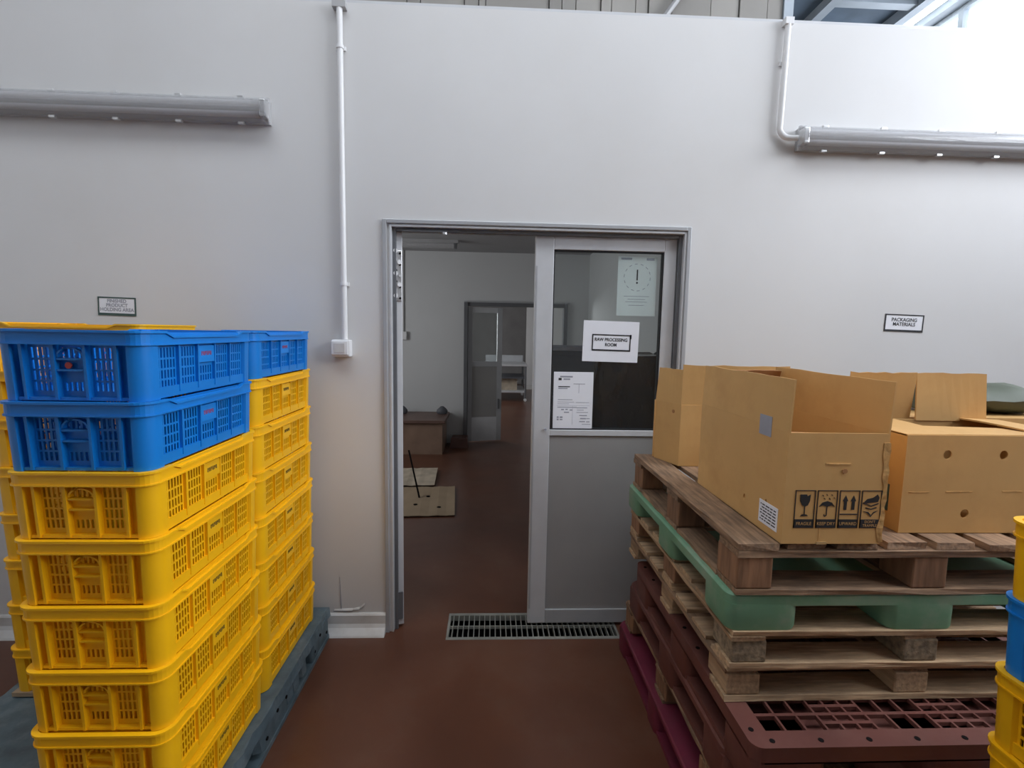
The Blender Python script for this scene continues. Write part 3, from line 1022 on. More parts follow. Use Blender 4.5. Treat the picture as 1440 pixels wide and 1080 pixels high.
# ------------------------------------------------------------------ wooden pallets
def wood_pallet(label, loc, w, l, h, seed, deck_mat, cross_mat, block_mat, td=0.019, ndeck=7, rot=0.0, chip_front=False, along='y', ring=False, bw=0.095):
    t = thing('wooden_pallet', label, 'pallet', loc, (0, 0, rot), 'wooden pallets in the right pile')
    rnd = random.Random(seed)

    def board(x0, x1, y0, y1, z0, z1, name, mat, rag=0.003):
        j = lambda: rnd.uniform(-rag, rag)
        nseg = 6
        mb = MB()
        loops = []
        alongy = (y1 - y0) > (x1 - x0)
        for s in range(nseg + 1):
            f = s / nseg
            e = 2.2 if s in (0, nseg) else 1
            if alongy:
                y = y0 + (y1 - y0) * f + (j() * e if s in (0, nseg) else 0)
                loops.append([(x0 + j(), y + j() * (e - 1), z0), (x1 + j(), y + j() * (e - 1), z0), (x1 + j(), y, z1 - abs(j()) * 0.5), (x0 + j(), y, z1 - abs(j()) * 0.5)])
            else:
                x = x0 + (x1 - x0) * f
                loops.append([(x, y0 + j(), z0), (x, y1 + j(), z0), (x, y1 + j(), z1 - abs(j()) * 0.5), (x, y0 + j(), z1 - abs(j()) * 0.5)])
        mb.loft(loops)
        return mb.build(name, mat, t)
    zd = h - td
    gap = (w - ndeck * bw) / (ndeck - 1)
    for k in range(ndeck if along == 'y' else 0):
        x = k * (bw + gap)
        board(x, x + bw, rnd.uniform(0, 0.012), l - rnd.uniform(0, 0.012), zd, h, 'deck_board', deck_mat)
    if along == 'y':
        for y in (0.0, l / 2 - bw / 2, l - bw):
            board(0.0, w, y, y + bw, zd - td, zd - 0.0005, 'stringer_board', cross_mat)
    else:
        gy = (l - 7 * 0.105) / 6
        for k in range(7):
            y = k * (0.105 + gy)
            board(rnd.uniform(0, 0.008), w - rnd.uniform(0, 0.01), y, y + 0.105, zd, h, 'deck_board', cross_mat)
        for x in (0.0, w / 2 - bw / 2, w - bw):
            board(x, x + bw, 0.004, l - 0.004, zd - td, zd - 0.0005, 'stringer_board', deck_mat)
    zb0, zb1 = 0.016, zd - td - 0.0005
    for i, x in enumerate((0.004, w / 2 - 0.05, w - 0.104)):
        for j, y in enumerate((0.004, l / 2 - 0.06, l - 0.124)):
            mb = MB().box(x + rnd.uniform(-.003, .003), x + 0.10 + rnd.uniform(-.003, .003), y, y + 0.12, zb0, zb1)
            mb.build('block', MAT['wood_chip'] if (chip_front and j == 0) else block_mat, t, bevel=0.004)
    for y in (0.0, l / 2 - bw / 2, l - bw):
        board(0.0, w, y, y + bw, 0.0, 0.0155, 'bottom_board', cross_mat)
    if ring:
        for x in (0.0, w / 2 - 0.05, w - 0.10):
            for ya, yb in ((bw + 0.004, l / 2 - bw / 2 - 0.004), (l / 2 + bw / 2 + 0.004, l - bw - 0.004)):
                board(x, x + 0.10, ya, yb, 0.0, 0.0150, 'bottom_board', deck_mat)
    return t


PLX, PLY = 0.672, -1.195
plastic_pallet('plastic_pallet', 'magenta plastic pallet at the very bottom of the right pile', (PLX - 0.012, -1.16, 0.0), 1.1, 1.03, 0.140, MAT['pink'], 0.024, foot=(0.14, 0.12))
wood_pallet('dark wooden pallet second from the floor in the right pile', (PLX + 0.012, -1.16, 0.140), 1.09, 1.0, 0.125, 5, MAT['wood'], MAT['wood_x'], MAT['wood_block'], 0.016)
plastic_pallet('plastic_pallet', 'red-brown plastic pallet third from the floor in the right pile', (PLX + 0.005, -1.22, 0.265), 1.1, 1.0, 0.130, MAT['brown'], 0.028)
plastic_pallet('plastic_pallet', 'red-brown plastic pallet with a pierced deck jutting out in the right pile', (PLX + 0.002, -1.355, 0.395), 1.15, 1.03, 0.1425, MAT['brown'], 0.045, 0.03, slots=True)
wood_pallet('brown wooden pallet resting on the pierced red-brown pallet', (PLX, PLY, 0.5393), 1.1, 0.98, 0.1058, 9, MAT['wood'], MAT['wood_pale'], MAT['wood_pale_y'], 0.014, along='x')
wood_pallet('pale wooden pallet directly under the green plastic pallet', (PLX + 0.004, PLY - 0.012, 0.6455), 1.1, 1.0, 0.111, 12, MAT['wood_pale_y'], MAT['wood_pale'], MAT['wood_block'], 0.015, chip_front=True, along='x')
plastic_pallet('plastic_pallet', 'green plastic pallet with rounded feet in the right pile', (PLX - 0.010, PLY - 0.010, 0.757), 1.12, 1.02, 0.106, MAT['green'], 0.034, 0.035, foot=(0.205, 0.17), runner=False)
wood_pallet('weathered top wooden pallet carrying the cartons', (PLX + 0.006, PLY - 0.015, 0.8635), 1.1, 1.0, 0.147, 3, MAT['wood'], MAT['wood_x'], MAT['wood_block'], 0.020, ndeck=8, ring=True, bw=0.112)
DECK = 0.8635 + 0.147
# small crumpled white piece in the fork opening of the red-brown pallet
m = MB()
rnd = random.Random(4)
base = [(0.0, 0.0), (0.05, -0.008), (0.085, 0.008), (0.05, 0.03), (0.015, 0.022)]
m.loft([[(x, y, 0.0) for x, y in base], [(x * 0.8 + 0.006, y * 0.7 + 0.004, 0.012 + 0.006 * (k % 2)) for k, (x, y) in enumerate(base)], [(x * 0.5 + 0.02, y * 0.4 + 0.008, 0.017) for k, (x, y) in enumerate(base)]])
tag(m.build('white_piece', MAT['scrap'], None, (0.995, -1.19, 0.3965)), 'small crumpled white piece in the opening of the pierced red-brown pallet', 'plastic scrap')


# ------------------------------------------------------------------ cartons
T = 0.005


def flap(name, parent, w, h, loc, rotz, tilt, mat=None, rag=0.004, seed=1, skew=0.0):
    """standing flap: lower edge along local x from the hinge, tilted about that edge"""
    rnd = random.Random(seed)
    n = 8
    mb = MB()
    lo, hi = [], []
    loops = []
    for k in range(n + 1):
        x = w * k / n
        top = h + rnd.uniform(-rag, rag) * 0.5
        cur = 0.004 * math.sin(3.0 * k / n + seed)
        loops.append([(x, 0, 0), (x, T, 0), (x + skew * (k / n), T + cur, top), (x + skew * (k / n), cur, top)])
    mb.loft(loops)
    return mb.build(name, mat or MAT['card'], parent, loc, (tilt, 0, rotz))


def carton(label, loc, w, l, h, rot=0.0, front_holes=(), left_holes=(), group='open cartons on the pallets'):
    """open box, near left bottom corner at loc; w along x, l along y; inner faces share the board"""
    t = thing('cardboard_carton', label, 'carton', loc, (0, 0, rot), group)
    P = {}
    P['front'] = bm_obj('front_panel', holed_panel(w, h, front_holes, T), MAT['card'], t)
    P['back'] = bm_obj('back_panel', holed_panel(w, h, (), T), MAT['card'], t, (0, l - T, 0))
    P['left'] = bm_obj('side_panel', holed_panel(l - 2 * T, h, left_holes, T), MAT['card'], t, (T, T, 0), (0, 0, PI / 2))
    P['right'] = bm_obj('side_panel', holed_panel(l - 2 * T, h, (), T), MAT['card'], t, (w, T, 0), (0, 0, PI / 2))
    MB().box(T, w - T, T, l - T, 0.0, T).build('bottom_panel', MAT['card'], t)
    return t, P


# the tall carton in front, its side flaps standing
BW, BL, BH = 0.278, 0.55, 0.306
c1, P1 = carton('open cardboard carton with black handling symbols on its near face', (0.792, -1.212, DECK + 0.001), BW, BL, BH,
                left_holes=((0.20, 0.062, 0.006, 0.010), (0.08, 0.09, 0.004, 0.006)))
flap('side_flap', c1, BL, 0.142, (T, 0.0, BH), PI / 2, math.radians(2), seed=3)
flap('side_flap', c1, BL, 0.140, (BW, 0.0, BH), PI / 2, math.radians(1), seed=4)
flap('end_flap', c1, BW - 0.02, 0.135, (0.01, 0.012, BH - 0.003), 0, math.radians(-100), MAT['card_in'], seed=5)
flap('end_flap', c1, BW - 0.02, 0.135, (0.01, BL - 0.006, BH), 0, math.radians(18), MAT['card_in'], seed=6)
# torn right edge of the near face
m = MB()
rnd = random.Random(8)
loops = []
for k in range(15):
    z = BH * 0.02 + BH * 0.9 * k / 14
    a = 0.003 + rnd.uniform(-0.003, 0.007)
    loops.append([(BW - a - 0.006, -0.0015, z), (BW + 0.001 + rnd.uniform(-.001, .004), -0.002 - rnd.uniform(0, .003), z), (BW + 0.001, 0.004, z), (BW - a, 0.004, z)])
m.loft(loops)
m.build('torn_edge', MAT['card_torn'], c1)
# hand hole flap and its dark slit
MB().box(0.108, 0.175, -0.0012, 0.0, 0.196, 0.222).build('hand_hole_tab', MAT['card'], P1['front'], rot=(math.radians(-1), 0, 0))
MB().box(0.108, 0.175, -0.0018, 0.0, 0.221, 0.2245).build('slit', MAT['card_torn'], P1['front'])
MB().cyl((0.160, -0.001, 0.203), (0, 1, 0), 0.007, 0.003, 10).build('tear', MAT['card_in'], P1['front'])
MB().box(0.103, 0.106, -0.001, 0.0, 0.0, 0.045).build('seam', MAT['card_torn'], P1['front'])
MB().box(0.098, 0.125, -0.0022, 0.0, -0.001, 0.006).build('tape', MAT['tape'], P1['front'])
# handling symbols
caps = ['FRAGILE', 'KEEP DRY', 'UPWARD', "DON'T\nTRAMPLE"]
for k in range(4):
    x = 0.030 + 0.0615 * k
    wq, zq0, zq1 = 0.056, 0.045, 0.150
    sym = thing_sym = MB()
    f = 0.0022
    y0, y1 = -0.0012, 0.0
    sym.box(x, x + wq, y0, y1, zq0, zq0 + 0.024)
    sym.box(x, x + f, y0, y1, zq0, zq1).box(x + wq - f, x + wq, y0, y1, zq0, zq1).box(x, x + wq, y0, y1, zq1 - f, zq1)
    cx = x + wq / 2

    def poly(pts, mb=sym):
        n = len(pts)
        i = len(mb.v)
        mb.v += [(px, y0, pz) for px, pz in pts] + [(px, y1, pz) for px, pz in pts]
        mb.f.append(tuple(i + q for q in range(n)))
        mb.f.append(tuple(i + n + q for q in reversed(range(n))))
        for q in range(n):
            r = (q + 1) % n
            mb.f.append((i + q, i + n + q, i + n + r, i + r))
    if k == 0:        # glass
        poly([(cx - 0.0145, 0.138), (cx - 0.014, 0.120), (cx - 0.008, 0.108), (cx, 0.104), (cx + 0.008, 0.108), (cx + 0.013, 0.120), (cx + 0.014, 0.138), (cx + 0.006, 0.133), (cx + 0.004, 0.138)])
        poly([(cx - 0.0012, 0.082), (cx + 0.0012, 0.082), (cx + 0.0012, 0.105), (cx - 0.0012, 0.105)])
        poly([(cx - 0.011, 0.078), (cx + 0.011, 0.078), (cx + 0.006, 0.083), (cx - 0.006, 0.083)])
    elif k == 1:      # umbrella under rain
        poly([(cx - 0.022, 0.104), (cx - 0.012, 0.108), (cx, 0.104), (cx + 0.012, 0.108), (cx + 0.022, 0.104), (cx + 0.013, 0.116), (cx, 0.120), (cx - 0.013, 0.116)])
        poly([(cx - 0.0012, 0.082), (cx + 0.0012, 0.082), (cx + 0.0012, 0.106), (cx - 0.0012, 0.106)])
        poly([(cx - 0.008, 0.080), (cx - 0.004, 0.076), (cx + 0.001, 0.080), (cx + 0.001, 0.083), (cx - 0.004, 0.079), (cx - 0.007, 0.084)])
        for dx, dz in ((-0.015, 0.137), (-0.004, 0.139), (0.010, 0.138), (-0.010, 0.128), (0.004, 0.128), (0.017, 0.130)):
            poly([(cx + dx, dz), (cx + dx + 0.0035, dz - 0.004), (cx + dx + 0.0045, dz - 0.003), (cx + dx + 0.001, dz + 0.001)])
    elif k == 2:      # two arrows
        for dx in (-0.011, 0.011):
            poly([(cx + dx - 0.004, 0.096), (cx + dx + 0.004, 0.096), (cx + dx + 0.004, 0.120), (cx + dx + 0.0075, 0.120), (cx + dx, 0.136), (cx + dx - 0.0075, 0.120), (cx + dx - 0.004, 0.120)])
        poly([(cx - 0.024, 0.082), (cx + 0.024, 0.082), (cx + 0.024, 0.085), (cx - 0.024, 0.085)])
    else:             # shoe over a crushed carton
        poly([(cx - 0.020, 0.117), (cx - 0.014, 0.114), (cx + 0.018, 0.118), (cx + 0.021, 0.130), (cx + 0.016, 0.139), (cx + 0.004, 0.130), (cx - 0.012, 0.126)])
        poly([(cx - 0.024, 0.114), (cx, 0.105), (cx + 0.020, 0.112), (cx + 0.020, 0.115), (cx, 0.108), (cx - 0.022, 0.117)])
        poly([(cx - 0.015, 0.100), (cx, 0.096), (cx + 0.016, 0.101), (cx + 0.015, 0.104), (cx, 0.099), (cx - 0.014, 0.103)])
        poly([(cx - 0.020, 0.092), (cx - 0.006, 0.090), (cx + 0.002, 0.080), (cx + 0.008, 0.090), (cx + 0.020, 0.094), (cx + 0.008, 0.086), (cx + 0.001, 0.076), (cx - 0.008, 0.086)])
    so = sym.build('handling_symbol', MAT['ink'], P1['front'])
    so['label'] = ('black wine glass symbol', 'black umbrella symbol', 'black pair of arrows', 'black shoe over carton symbol')[k]
    text_mesh('caption', caps[k], 0.0125 if k < 3 else 0.0105, MAT['card'], so, (cx, -0.0016, zq0 + 0.012), (PI / 2, 0, 0), xs=0.92)
# pasted label and grey patch on the left side panel; local x of that panel runs away from the viewer
lb = MB().box(0.018, 0.112, 0.0, 0.0012, 0.022, 0.088).build('paper_label', MAT['paper'], P1['left'], (0, T, 0))
m = MB()
rnd = random.Random(2)
for r in range(6):
    x = 0.026
    while x < 0.10:
        wl = rnd.uniform(0.008, 0.02)
        m.box(x, min(x + wl, 0.104), 0.0012, 0.0016, 0.031 + 0.0088 * r, 0.0345 + 0.0088 * r)
        x += wl + 0.004
m.build('print_line', MAT['ink'], lb)
MB().box(0.078, 0.140, 0.0, 0.001, 0.276, 0.334).build('grey_sticker', MAT['ink_grey'], P1['left'], (0, T, 0))

# right hand carton, long side to the viewer
c3, P3 = carton('cardboard carton with three round holes in its long near face', (1.184, -1.137, DECK + 0.001), 0.56, 0.28, 0.288,
                front_holes=((0.124, 0.232, 0.0125, 0.0135), (0.292, 0.232, 0.0125, 0.0135), (0.194, 0.058, 0.0125, 0.0135)))
flap('long_flap', c3, 0.56, 0.135, (0.0, 0.004, 0.290), 0, math.radians(-91.0), seed=11)
flap('end_flap', c3, 0.27, 0.14, (0.005, 0.005, 0.284), PI / 2, math.radians(88.5), seed=12)
flap('end_flap', c3, 0.27, 0.14, (0.556, 0.275, 0.284), -PI / 2, math.radians(88.5), seed=13)
flap('long_flap', c3, 0.25, 0.162, (0.262, 0.272, 0.284), 0, math.radians(-3), seed=14, skew=-0.012)
flap('long_flap', c3, 0.235, 0.162, (0.02, 0.278, 0.284), math.radians(3), math.radians(4), seed=15)
m = MB()
for q, (a, b) in enumerate(((0.02, 0.08), (0.13, 0.21), (0.30, 0.36))):
    m.box(a, b, -0.001, 0, 0.120 + 0.002 * q, 0.1225 + 0.002 * q)
m.build('scuff', MAT['card_torn'], P3['front'])
MB().box(0.02, 0.09, 0.0, 0.001, 0.05, 0.13).build('print_block', MAT['ink_green'], P3['left'], (0.02, T, 0))

# carton at the back left, pushed askew
c2, P2 = carton('smaller cardboard carton at the door end of the pallet, flaps raised', (0.806, -0.425, DECK + 0.001), 0.46, 0.17, 0.264, rot=math.radians(-1.5))
for o in (P2['left'],):
    o.rotation_euler = (0, 0, math.radians(112))
P2['back'].location.x -= 0.062
flap('side_flap', c2, 0.165, 0.150, (T, T, 0.262), math.radians(112), math.radians(4), seed=21)
flap('front_flap', c2, 0.45, 0.172, (0.0, 0.002, 0.262), 0, math.radians(2), seed=22)
MB().cyl((0.045, 0.0, 0.20), (0, 1, 0), 0.008, 0.003, 10).build('tear', MAT['card_in'], P2['left'], (0, T, 0.03))

# closed carton behind carrying the film roll
c4, P4 = carton('closed cardboard carton behind the holed carton, film roll on top', (1.24, -0.835, DECK + 0.001), 0.78, 0.36, 0.285)
MB().box(0.0, 0.78, 0.0, 0.178, 0.285, 0.290).build('long_flap', MAT['card'], c4)
MB().box(0.0, 0.78, 0.182, 0.36, 0.285, 0.290).build('long_flap', MAT['card'], c4)
MB().box(0.0, 0.78, 0.155, 0.205, 0.2902, 0.2912).build('tape', MAT['tape'], c4)
m = MB()
rnd = random.Random(31)
loops = []
for k in range(13):
    x = 0.40 * k / 12
    a = []
    for q in range(12):
        ang = 2 * PI * q / 12
        ry, rz = 0.11, 0.05 + 0.008 * math.sin(k * 0.8)
        if k in (0, 12):
            ry, rz = ry * 0.93, rz * 0.85
        a.append((x + rnd.uniform(-.006, .006), ry * math.cos(ang) + rnd.uniform(-.005, .005), max(0.0, 0.05 + rz * math.sin(ang) + rnd.uniform(-.005, .005))))
    loops.append(a)
m.loft(loops)
ro = m.build('plastic_sheet_roll', MAT['wrap'], None, (1.60, -0.67, DECK + 0.2925), (0, 0, math.radians(-3)), smooth=True)
tag(ro, 'crumpled grey-green plastic sheet roll lying on the rear carton', 'plastic roll')

# ------------------------------------------------------------------ wall lamps and conduits
def batten(label, x0, x1, zc, end):
    L = x1 - x0
    t = thing('wall_lamp', label, 'lamp', ((x0 + x1) / 2, 0, zc))
    a, b = -L / 2, L / 2
    m = MB()
    pr = [(0.0, -0.050), (-0.034, -0.054), (-0.034, 0.054), (0.0, 0.050)]
    m.loft([[(x, y, z) for y, z in pr] for x in (a + 0.01, b - 0.01)])
    m.build('lamp_body', MAT['lamp_body'], t)
    pr = []
    for k in range(13):
        ang = math.radians(-100 + 200 * k / 12)
        pr.append((-0.036 - 0.050 * max(0.0, math.cos(ang)), 0.053 * math.sin(ang) / math.sin(math.radians(100)) if abs(ang) < 1.75 else 0.05))
    inner = [(y + 0.003, z * 0.94) for y, z in pr][::-1]
    m = MB()
    m.loft([[(x, y, z) for y, z in pr + inner] for x in (a + 0.022, b - 0.022)])
    m.build('cover', MAT['diffuser'], t, smooth=True)
    for zz in (-0.024, 0.024):
        m = MB().cyl((0, -0.056, zz), (1, 0, 0), 0.013, L - 0.10, 14)
        tb = m.build('tube', MAT['tube'], t, smooth=True)
        for s in (-1, 1):
            MB().cyl((s * (L / 2 - 0.055), -0.056, zz), (1, 0, 0), 0.0142, 0.03, 14).build('tube_cap', MAT['steel'], tb, smooth=True)
    for s in (-1, 1):
        m = MB()
        pc = [(y * 1.02, z * 1.03) for y, z in pr]
        xs_ = sorted((s * L / 2, s * (L / 2 - 0.026)))
        m.loft([[(x, y, z) for y, z in pc] for x in xs_])
        m.build('end_cap', MAT['diffuser'], t, smooth=True)
        MB().box(*sorted((s * (L / 2 - 0.032), s * (L / 2 - 0.006))), -0.082, -0.030, -0.036, 0.036).build('lamp_holder', MAT['steel'], t, bevel=0.004)
    n = 5
    for k in range(n):
        x = a + 0.13 + (L - 0.26) * k / (n - 1)
        for s in (1, -1):
            MB().box(x - 0.014, x + 0.014, -0.046, -0.030, *sorted((s * 0.050, s * 0.062))).build('clip', MAT['steel'], t, bevel=0.002)
    return t


batten('unlit twin tube lamp on the wall above the blue crates', -2.40, -1.028, 2.556, 1)
batten('unlit twin tube lamp at the upper right of the wall, conduit fed', 1.455, 2.87, 2.520, -1)

cd = thing('conduit', 'straight white conduit running down to the socket box', 'conduit', (-0.712, 0, 1.52))
MB().cyl((0, -0.021, 0.765), (0, 0, 1), 0.0135, 1.53, 14).build('pipe', MAT['pvc'], cd, smooth=True)
for z in (0.265, 1.335):
    m = MB().box(-0.022, 0.022, -0.008, 0.0, z - 0.009, z + 0.009).cyl((0, -0.021, z), (0, 0, 1), 0.0165, 0.016, 14)
    m.build('saddle', MAT['pvc'], cd)
MB().box(-0.03, 0.03, -0.035, 0.0, 1.500, 1.530).build('top_elbow', MAT['lamp_body'], cd)
sb = thing('socket_box', 'small white surface box at the foot of the straight conduit', 'switch box', (-0.726, 0, 1.476))
MB().box(-0.044, 0.044, -0.046, 0.0, -0.040, 0.042).build('back_box', MAT['pvc'], sb, bevel=0.005)
MB().box(-0.043, 0.036, -0.054, -0.046, -0.030, 0.036).build('face_plate', MAT['pvc'], sb, bevel=0.003)
MB().box(-0.030, 0.022, -0.056, -0.054, -0.020, 0.026).build('rocker', MAT['skirting'], sb, bevel=0.001)

cd2 = thing('conduit', 'bent white conduit curving into the right wall lamp', 'conduit', (1.372, 0, 2.53))
pts = [(0.008, -0.021, 0.535), (0.006, -0.021, 0.44), (0.002, -0.021, 0.10)]
for k in range(1, 8):
    a = math.radians(90.0 * k / 7)
    pts.append((0.052 - 0.052 * math.cos(a), -0.018 - 0.010 * k / 7, 0.045 - 0.052 * math.sin(a)))
pts += [(0.095, -0.032, -0.007)]
MB().tube(pts, 0.0135, 14).build('pipe', MAT['pvc'], cd2, smooth=True)
MB().box(-0.014, 0.030, -0.008, 0.0, 0.33, 0.348).build('saddle', MAT['pvc'], cd2)
MB().box(-0.012, 0.028, -0.034, 0.0, 0.505, 0.535).build('top_elbow', MAT['pvc'], cd2)


# ------------------------------------------------------------------ notices
def sign(name, label, cx, cz, w, h, y, paper='paper', rot=0.0, cat='sign'):
    t = thing(name, label, cat, (cx, y, cz), (0, rot, 0))
    MB().box(-w / 2, w / 2, -0.0015, 0.0, -h / 2, h / 2).build('sheet', MAT[paper], t)
    return t


def border(t, w, h, f, y, mat, fb=None):
    fb = fb or f
    m = MB().box(-w / 2, -w / 2 + f, y, 0, -h / 2, h / 2).box(w / 2 - f, w / 2, y, 0, -h / 2, h / 2)
    m.box(-w / 2 + f, w / 2 - f, y, 0, h / 2 - f, h / 2).box(-w / 2 + f, w / 2 - f, y, 0, -h / 2, -h / 2 + fb)
    return m.build('border', mat, t)


s1 = sign('wall_sign', 'small framed sign reading finished product holding area above the crates', -1.790, 1.6575, 0.176, 0.088, 0.0, rot=math.radians(1.2))
border(s1, 0.176, 0.088, 0.0065, -0.0025, MAT['ink_green'], 0.012)
for k, tx in enumerate(('FINISHED', 'PRODUCT', 'HOLDING AREA')):
    text_mesh('lettering', tx, 0.0225, MAT['ink_grey'], s1, (0, -0.0022, 0.025 - 0.0205 * k), (PI / 2, 0, 0), bold=0.0006, xs=0.95)
s2 = sign('wall_sign', 'small black-framed sign reading packaging materials on the right wall', 2.104, 1.651, 0.206, 0.088, 0.0, rot=math.radians(1.2))
border(s2, 0.206, 0.088, 0.006, -0.0025, MAT['ink'], 0.010)
for k, tx in enumerate(('PACKAGING', 'MATERIALS')):
    text_mesh('lettering', tx, 0.0250, MAT['ink'], s2, (0, -0.0022, 0.016 - 0.0225 * k), (PI / 2, 0, 0), bold=0.0004, xs=0.95)
DYF = 0.040 + 0.0175
s3 = sign('door_sign', 'white sheet reading raw processing room on the door glass', 0.610, 1.530, 0.287, 0.208, DYF, rot=math.radians(1.0))
s3b = border(s3, 0.200, 0.085, 0.006, -0.0028, MAT['ink'], 0.008)
s3b.location = (0.003, 0, -0.006)
MB().box(0.098, 0.106, -0.0028, 0, 0.022, 0.044).build('clip_mark', MAT['ink'], s3, (0.0, 0, -0.006))
for k, tx in enumerate(('RAW PROCESSING', 'ROOM')):
    text_mesh('lettering', tx, 0.0235, MAT['ink'], s3, (0.001, -0.0022, 0.009 - 0.026 * k), (PI / 2, 0, 0), bold=0.0006, xs=0.86)
s4 = sign('paper_notice', 'white printed notice at the lower left of the door glass', 0.4245, 1.222, 0.205, 0.299, DYF - 0.002, cat='notice')
rnd = random.Random(9)
lines = [(-0.070, 0.125, 0.065, 0.008), (-0.078, 0.112, 0.016, 0.012), (-0.052, 0.112, 0.034, 0.007), (-0.078, 0.073, 0.060, 0.005), (-0.078, 0.064, 0.048, 0.005),
         (0.0, 0.088, 0.06, 0.003), (-0.078, 0.006, 0.075, 0.003), (-0.080, -0.006, 0.085, 0.002), (-0.080, -0.016, 0.060, 0.002), (0.015, -0.008, 0.07, 0.002),
         (-0.080, -0.034, 0.10, 0.004), (0.020, -0.036, 0.055, 0.004), (-0.060, -0.046, 0.014, 0.006), (-0.038, -0.045, 0.012, 0.006), (-0.016, -0.048, 0.014, 0.006),
         (0.022, -0.048, 0.035, 0.003), (-0.045, -0.060, 0.026, 0.006), (0.02, -0.060, 0.06, 0.003), (0.035, -0.076, 0.04, 0.005), (0.040, -0.092, 0.03, 0.006), (0.072, -0.092, 0.018, 0.004),
         (-0.082, -0.086, 0.010, 0.008), (-0.066, -0.086, 0.014, 0.008), (-0.082, -0.098, 0.010, 0.008), (-0.066, -0.098, 0.014, 0.006), (0.036, -0.108, 0.03, 0.005), (0.072, -0.109, 0.018, 0.005), (0.05, -0.122, 0.045, 0.003)]
for q, (x, z, w, h) in enumerate(lines):
    MB().box(x, x + w, -0.0021, -0.0015, z - h / 2, z + h / 2).build('print_line', MAT['ink_grey'] if q not in (1, 3) else MAT['ink'], s4)
m = MB()
m.box(0.028, 0.030, -0.002, -0.0015, 0.04, 0.09).box(-0.084, 0.088, -0.002, -0.0015, -0.0255, -0.0245).box(-0.002, -0.001, -0.002, -0.0015, -0.125, -0.028)
m.build('rule', MAT['ink_grey'], s4)
# poster taped to the back of the glass
s5 = sign('paper_notice', 'pale greenish poster with an exclamation mark taped inside the glass', 0.735, 1.812, 0.200, 0.298, 0.040 + 0.0262, paper='paper_green', cat='notice')
m = MB()
for k in range(28):
    a0, a1 = 2 * PI * k / 28, 2 * PI * (k + 1) / 28
    if k % 2 == 0:
        continue
    for r0, r1 in ((0.066, 0.069),):
        m.face([(r0 * math.cos(a0), -0.0019, 0.045 + r0 * math.sin(a0)), (r1 * math.cos(a0), -0.0019, 0.045 + r1 * math.sin(a0)),
                (r1 * math.cos(a1), -0.0019, 0.045 + r1 * math.sin(a1)), (r0 * math.cos(a1), -0.0019, 0.045 + r0 * math.sin(a1))])
m.build('circle', MAT['ink_grey'], s5)
m = MB().box(-0.0035, 0.0035, -0.0022, -0.0015, 0.030, 0.084).cyl((0, -0.0018, 0.018), (0, 1, 0), 0.005, 0.0008, 12)
m.build('exclamation_mark', MAT['ink'], s5)
for z, w in ((-0.05, 0.13), (-0.065, 0.09), (-0.078, 0.11), (-0.095, 0.08)):
    MB().box(-w / 2, w / 2, -0.0019, -0.0015, z - 0.0012, z + 0.0012).build('print_line', MAT['ink_grey'], s5)
m = MB().box(-0.085, -0.03, -0.002, -0.0015, 0.132, 0.142).box(0.045, 0.085, -0.002, -0.0015, 0.130, 0.142)
m.build('heading_bar', MAT['ink_grey'], s5)

# ------------------------------------------------------------------ things in the next room
for k, (lab, x, y, w, l, rot, mt) in enumerate((('flat sheet of brown cardboard on the floor, nearer of the two', -0.62, 2.0, 0.60, 0.78, 4, 'card_dull'),
                                             ('flat dusty pale sheet of cardboard on the floor, further of the two', -0.80, 2.72, 0.46, 0.62, 3, 'card_pale'))):
    o = thing('cardboard_sheet', lab, 'cardboard', (x, y, 0.0 if k == 0 else 0.0))
    o.rotation_euler = (0, 0, math.radians(rot))
    m = MB()
    n = 8
    lo = []
    for q in range(n + 1):
        xx = -w / 2 + w * q / n
        zz = 0.002 + 0.008 * abs(math.sin(q * 1.3 + k))
        if k == 1:
            zz += 0.012
        lo.append([(xx, -l / 2, zz), (xx, l / 2, zz + 0.004), (xx, l / 2, zz + 0.010), (xx, -l / 2, zz + 0.006)])
    m.loft(lo)
    m.build('sheet', MAT[mt], o)
    if k == 0:
        for hx, hy in ((-0.05, -0.12), (0.16, -0.2), (0.05, 0.1)):
            MB().cyl((hx, hy, 0.016), (0, 0, 1), 0.018, 0.006, 12).build('hole_mark', MAT['hole'], o)
o = MB().hexa([(-0.66, 2.05, 0.02), (-0.645, 2.05, 0.02), (-0.645, 2.06, 0.02), (-0.66, 2.06, 0.02),
               (-0.83, 2.50, 0.36), (-0.815, 2.50, 0.36), (-0.815, 2.51, 0.36), (-0.83, 2.51, 0.36)]).build('leaning_slat', MAT['hole'])
tag(o, 'thin dark slat leaning behind the open door leaf', 'slat')
bn = thing('low_bench', 'low bench with a dark brown top along the far wall', 'bench', (-1.35, 4.05, 0))
MB().box(-0.90, 0.78, -0.32, 0.38, 0.405, 0.445).build('bench_top', MAT['bench_top'], bn, bevel=0.006)
MB().box(-0.88, 0.74, -0.28, 0.36, 0.0, 0.405).build('bench_side', MAT['bench_side'], bn)
for k, (x, lab) in enumerate(((-1.20, 'dark lump on the bench top nearest the open door leaf'), (-0.66, 'dark lump on the right end of the bench top'))):
    m = MB()
    rnd = random.Random(40 + k)
    loops = []
    for q in range(5):
        r = (0.055, 0.07, 0.065, 0.045, 0.015)[q]
        loops.append([(r * 1.1 * math.cos(2 * PI * a / 9) + rnd.uniform(-.006, .006), r * 0.7 * math.sin(2 * PI * a / 9), 0.026 * q) for a in range(9)])
    m.loft(loops)
    tag(m.build('cloth_bundle', MAT['cabinet'], None, (x, 4.25, 0.446), smooth=True), lab, 'cloth')
kb = MB()
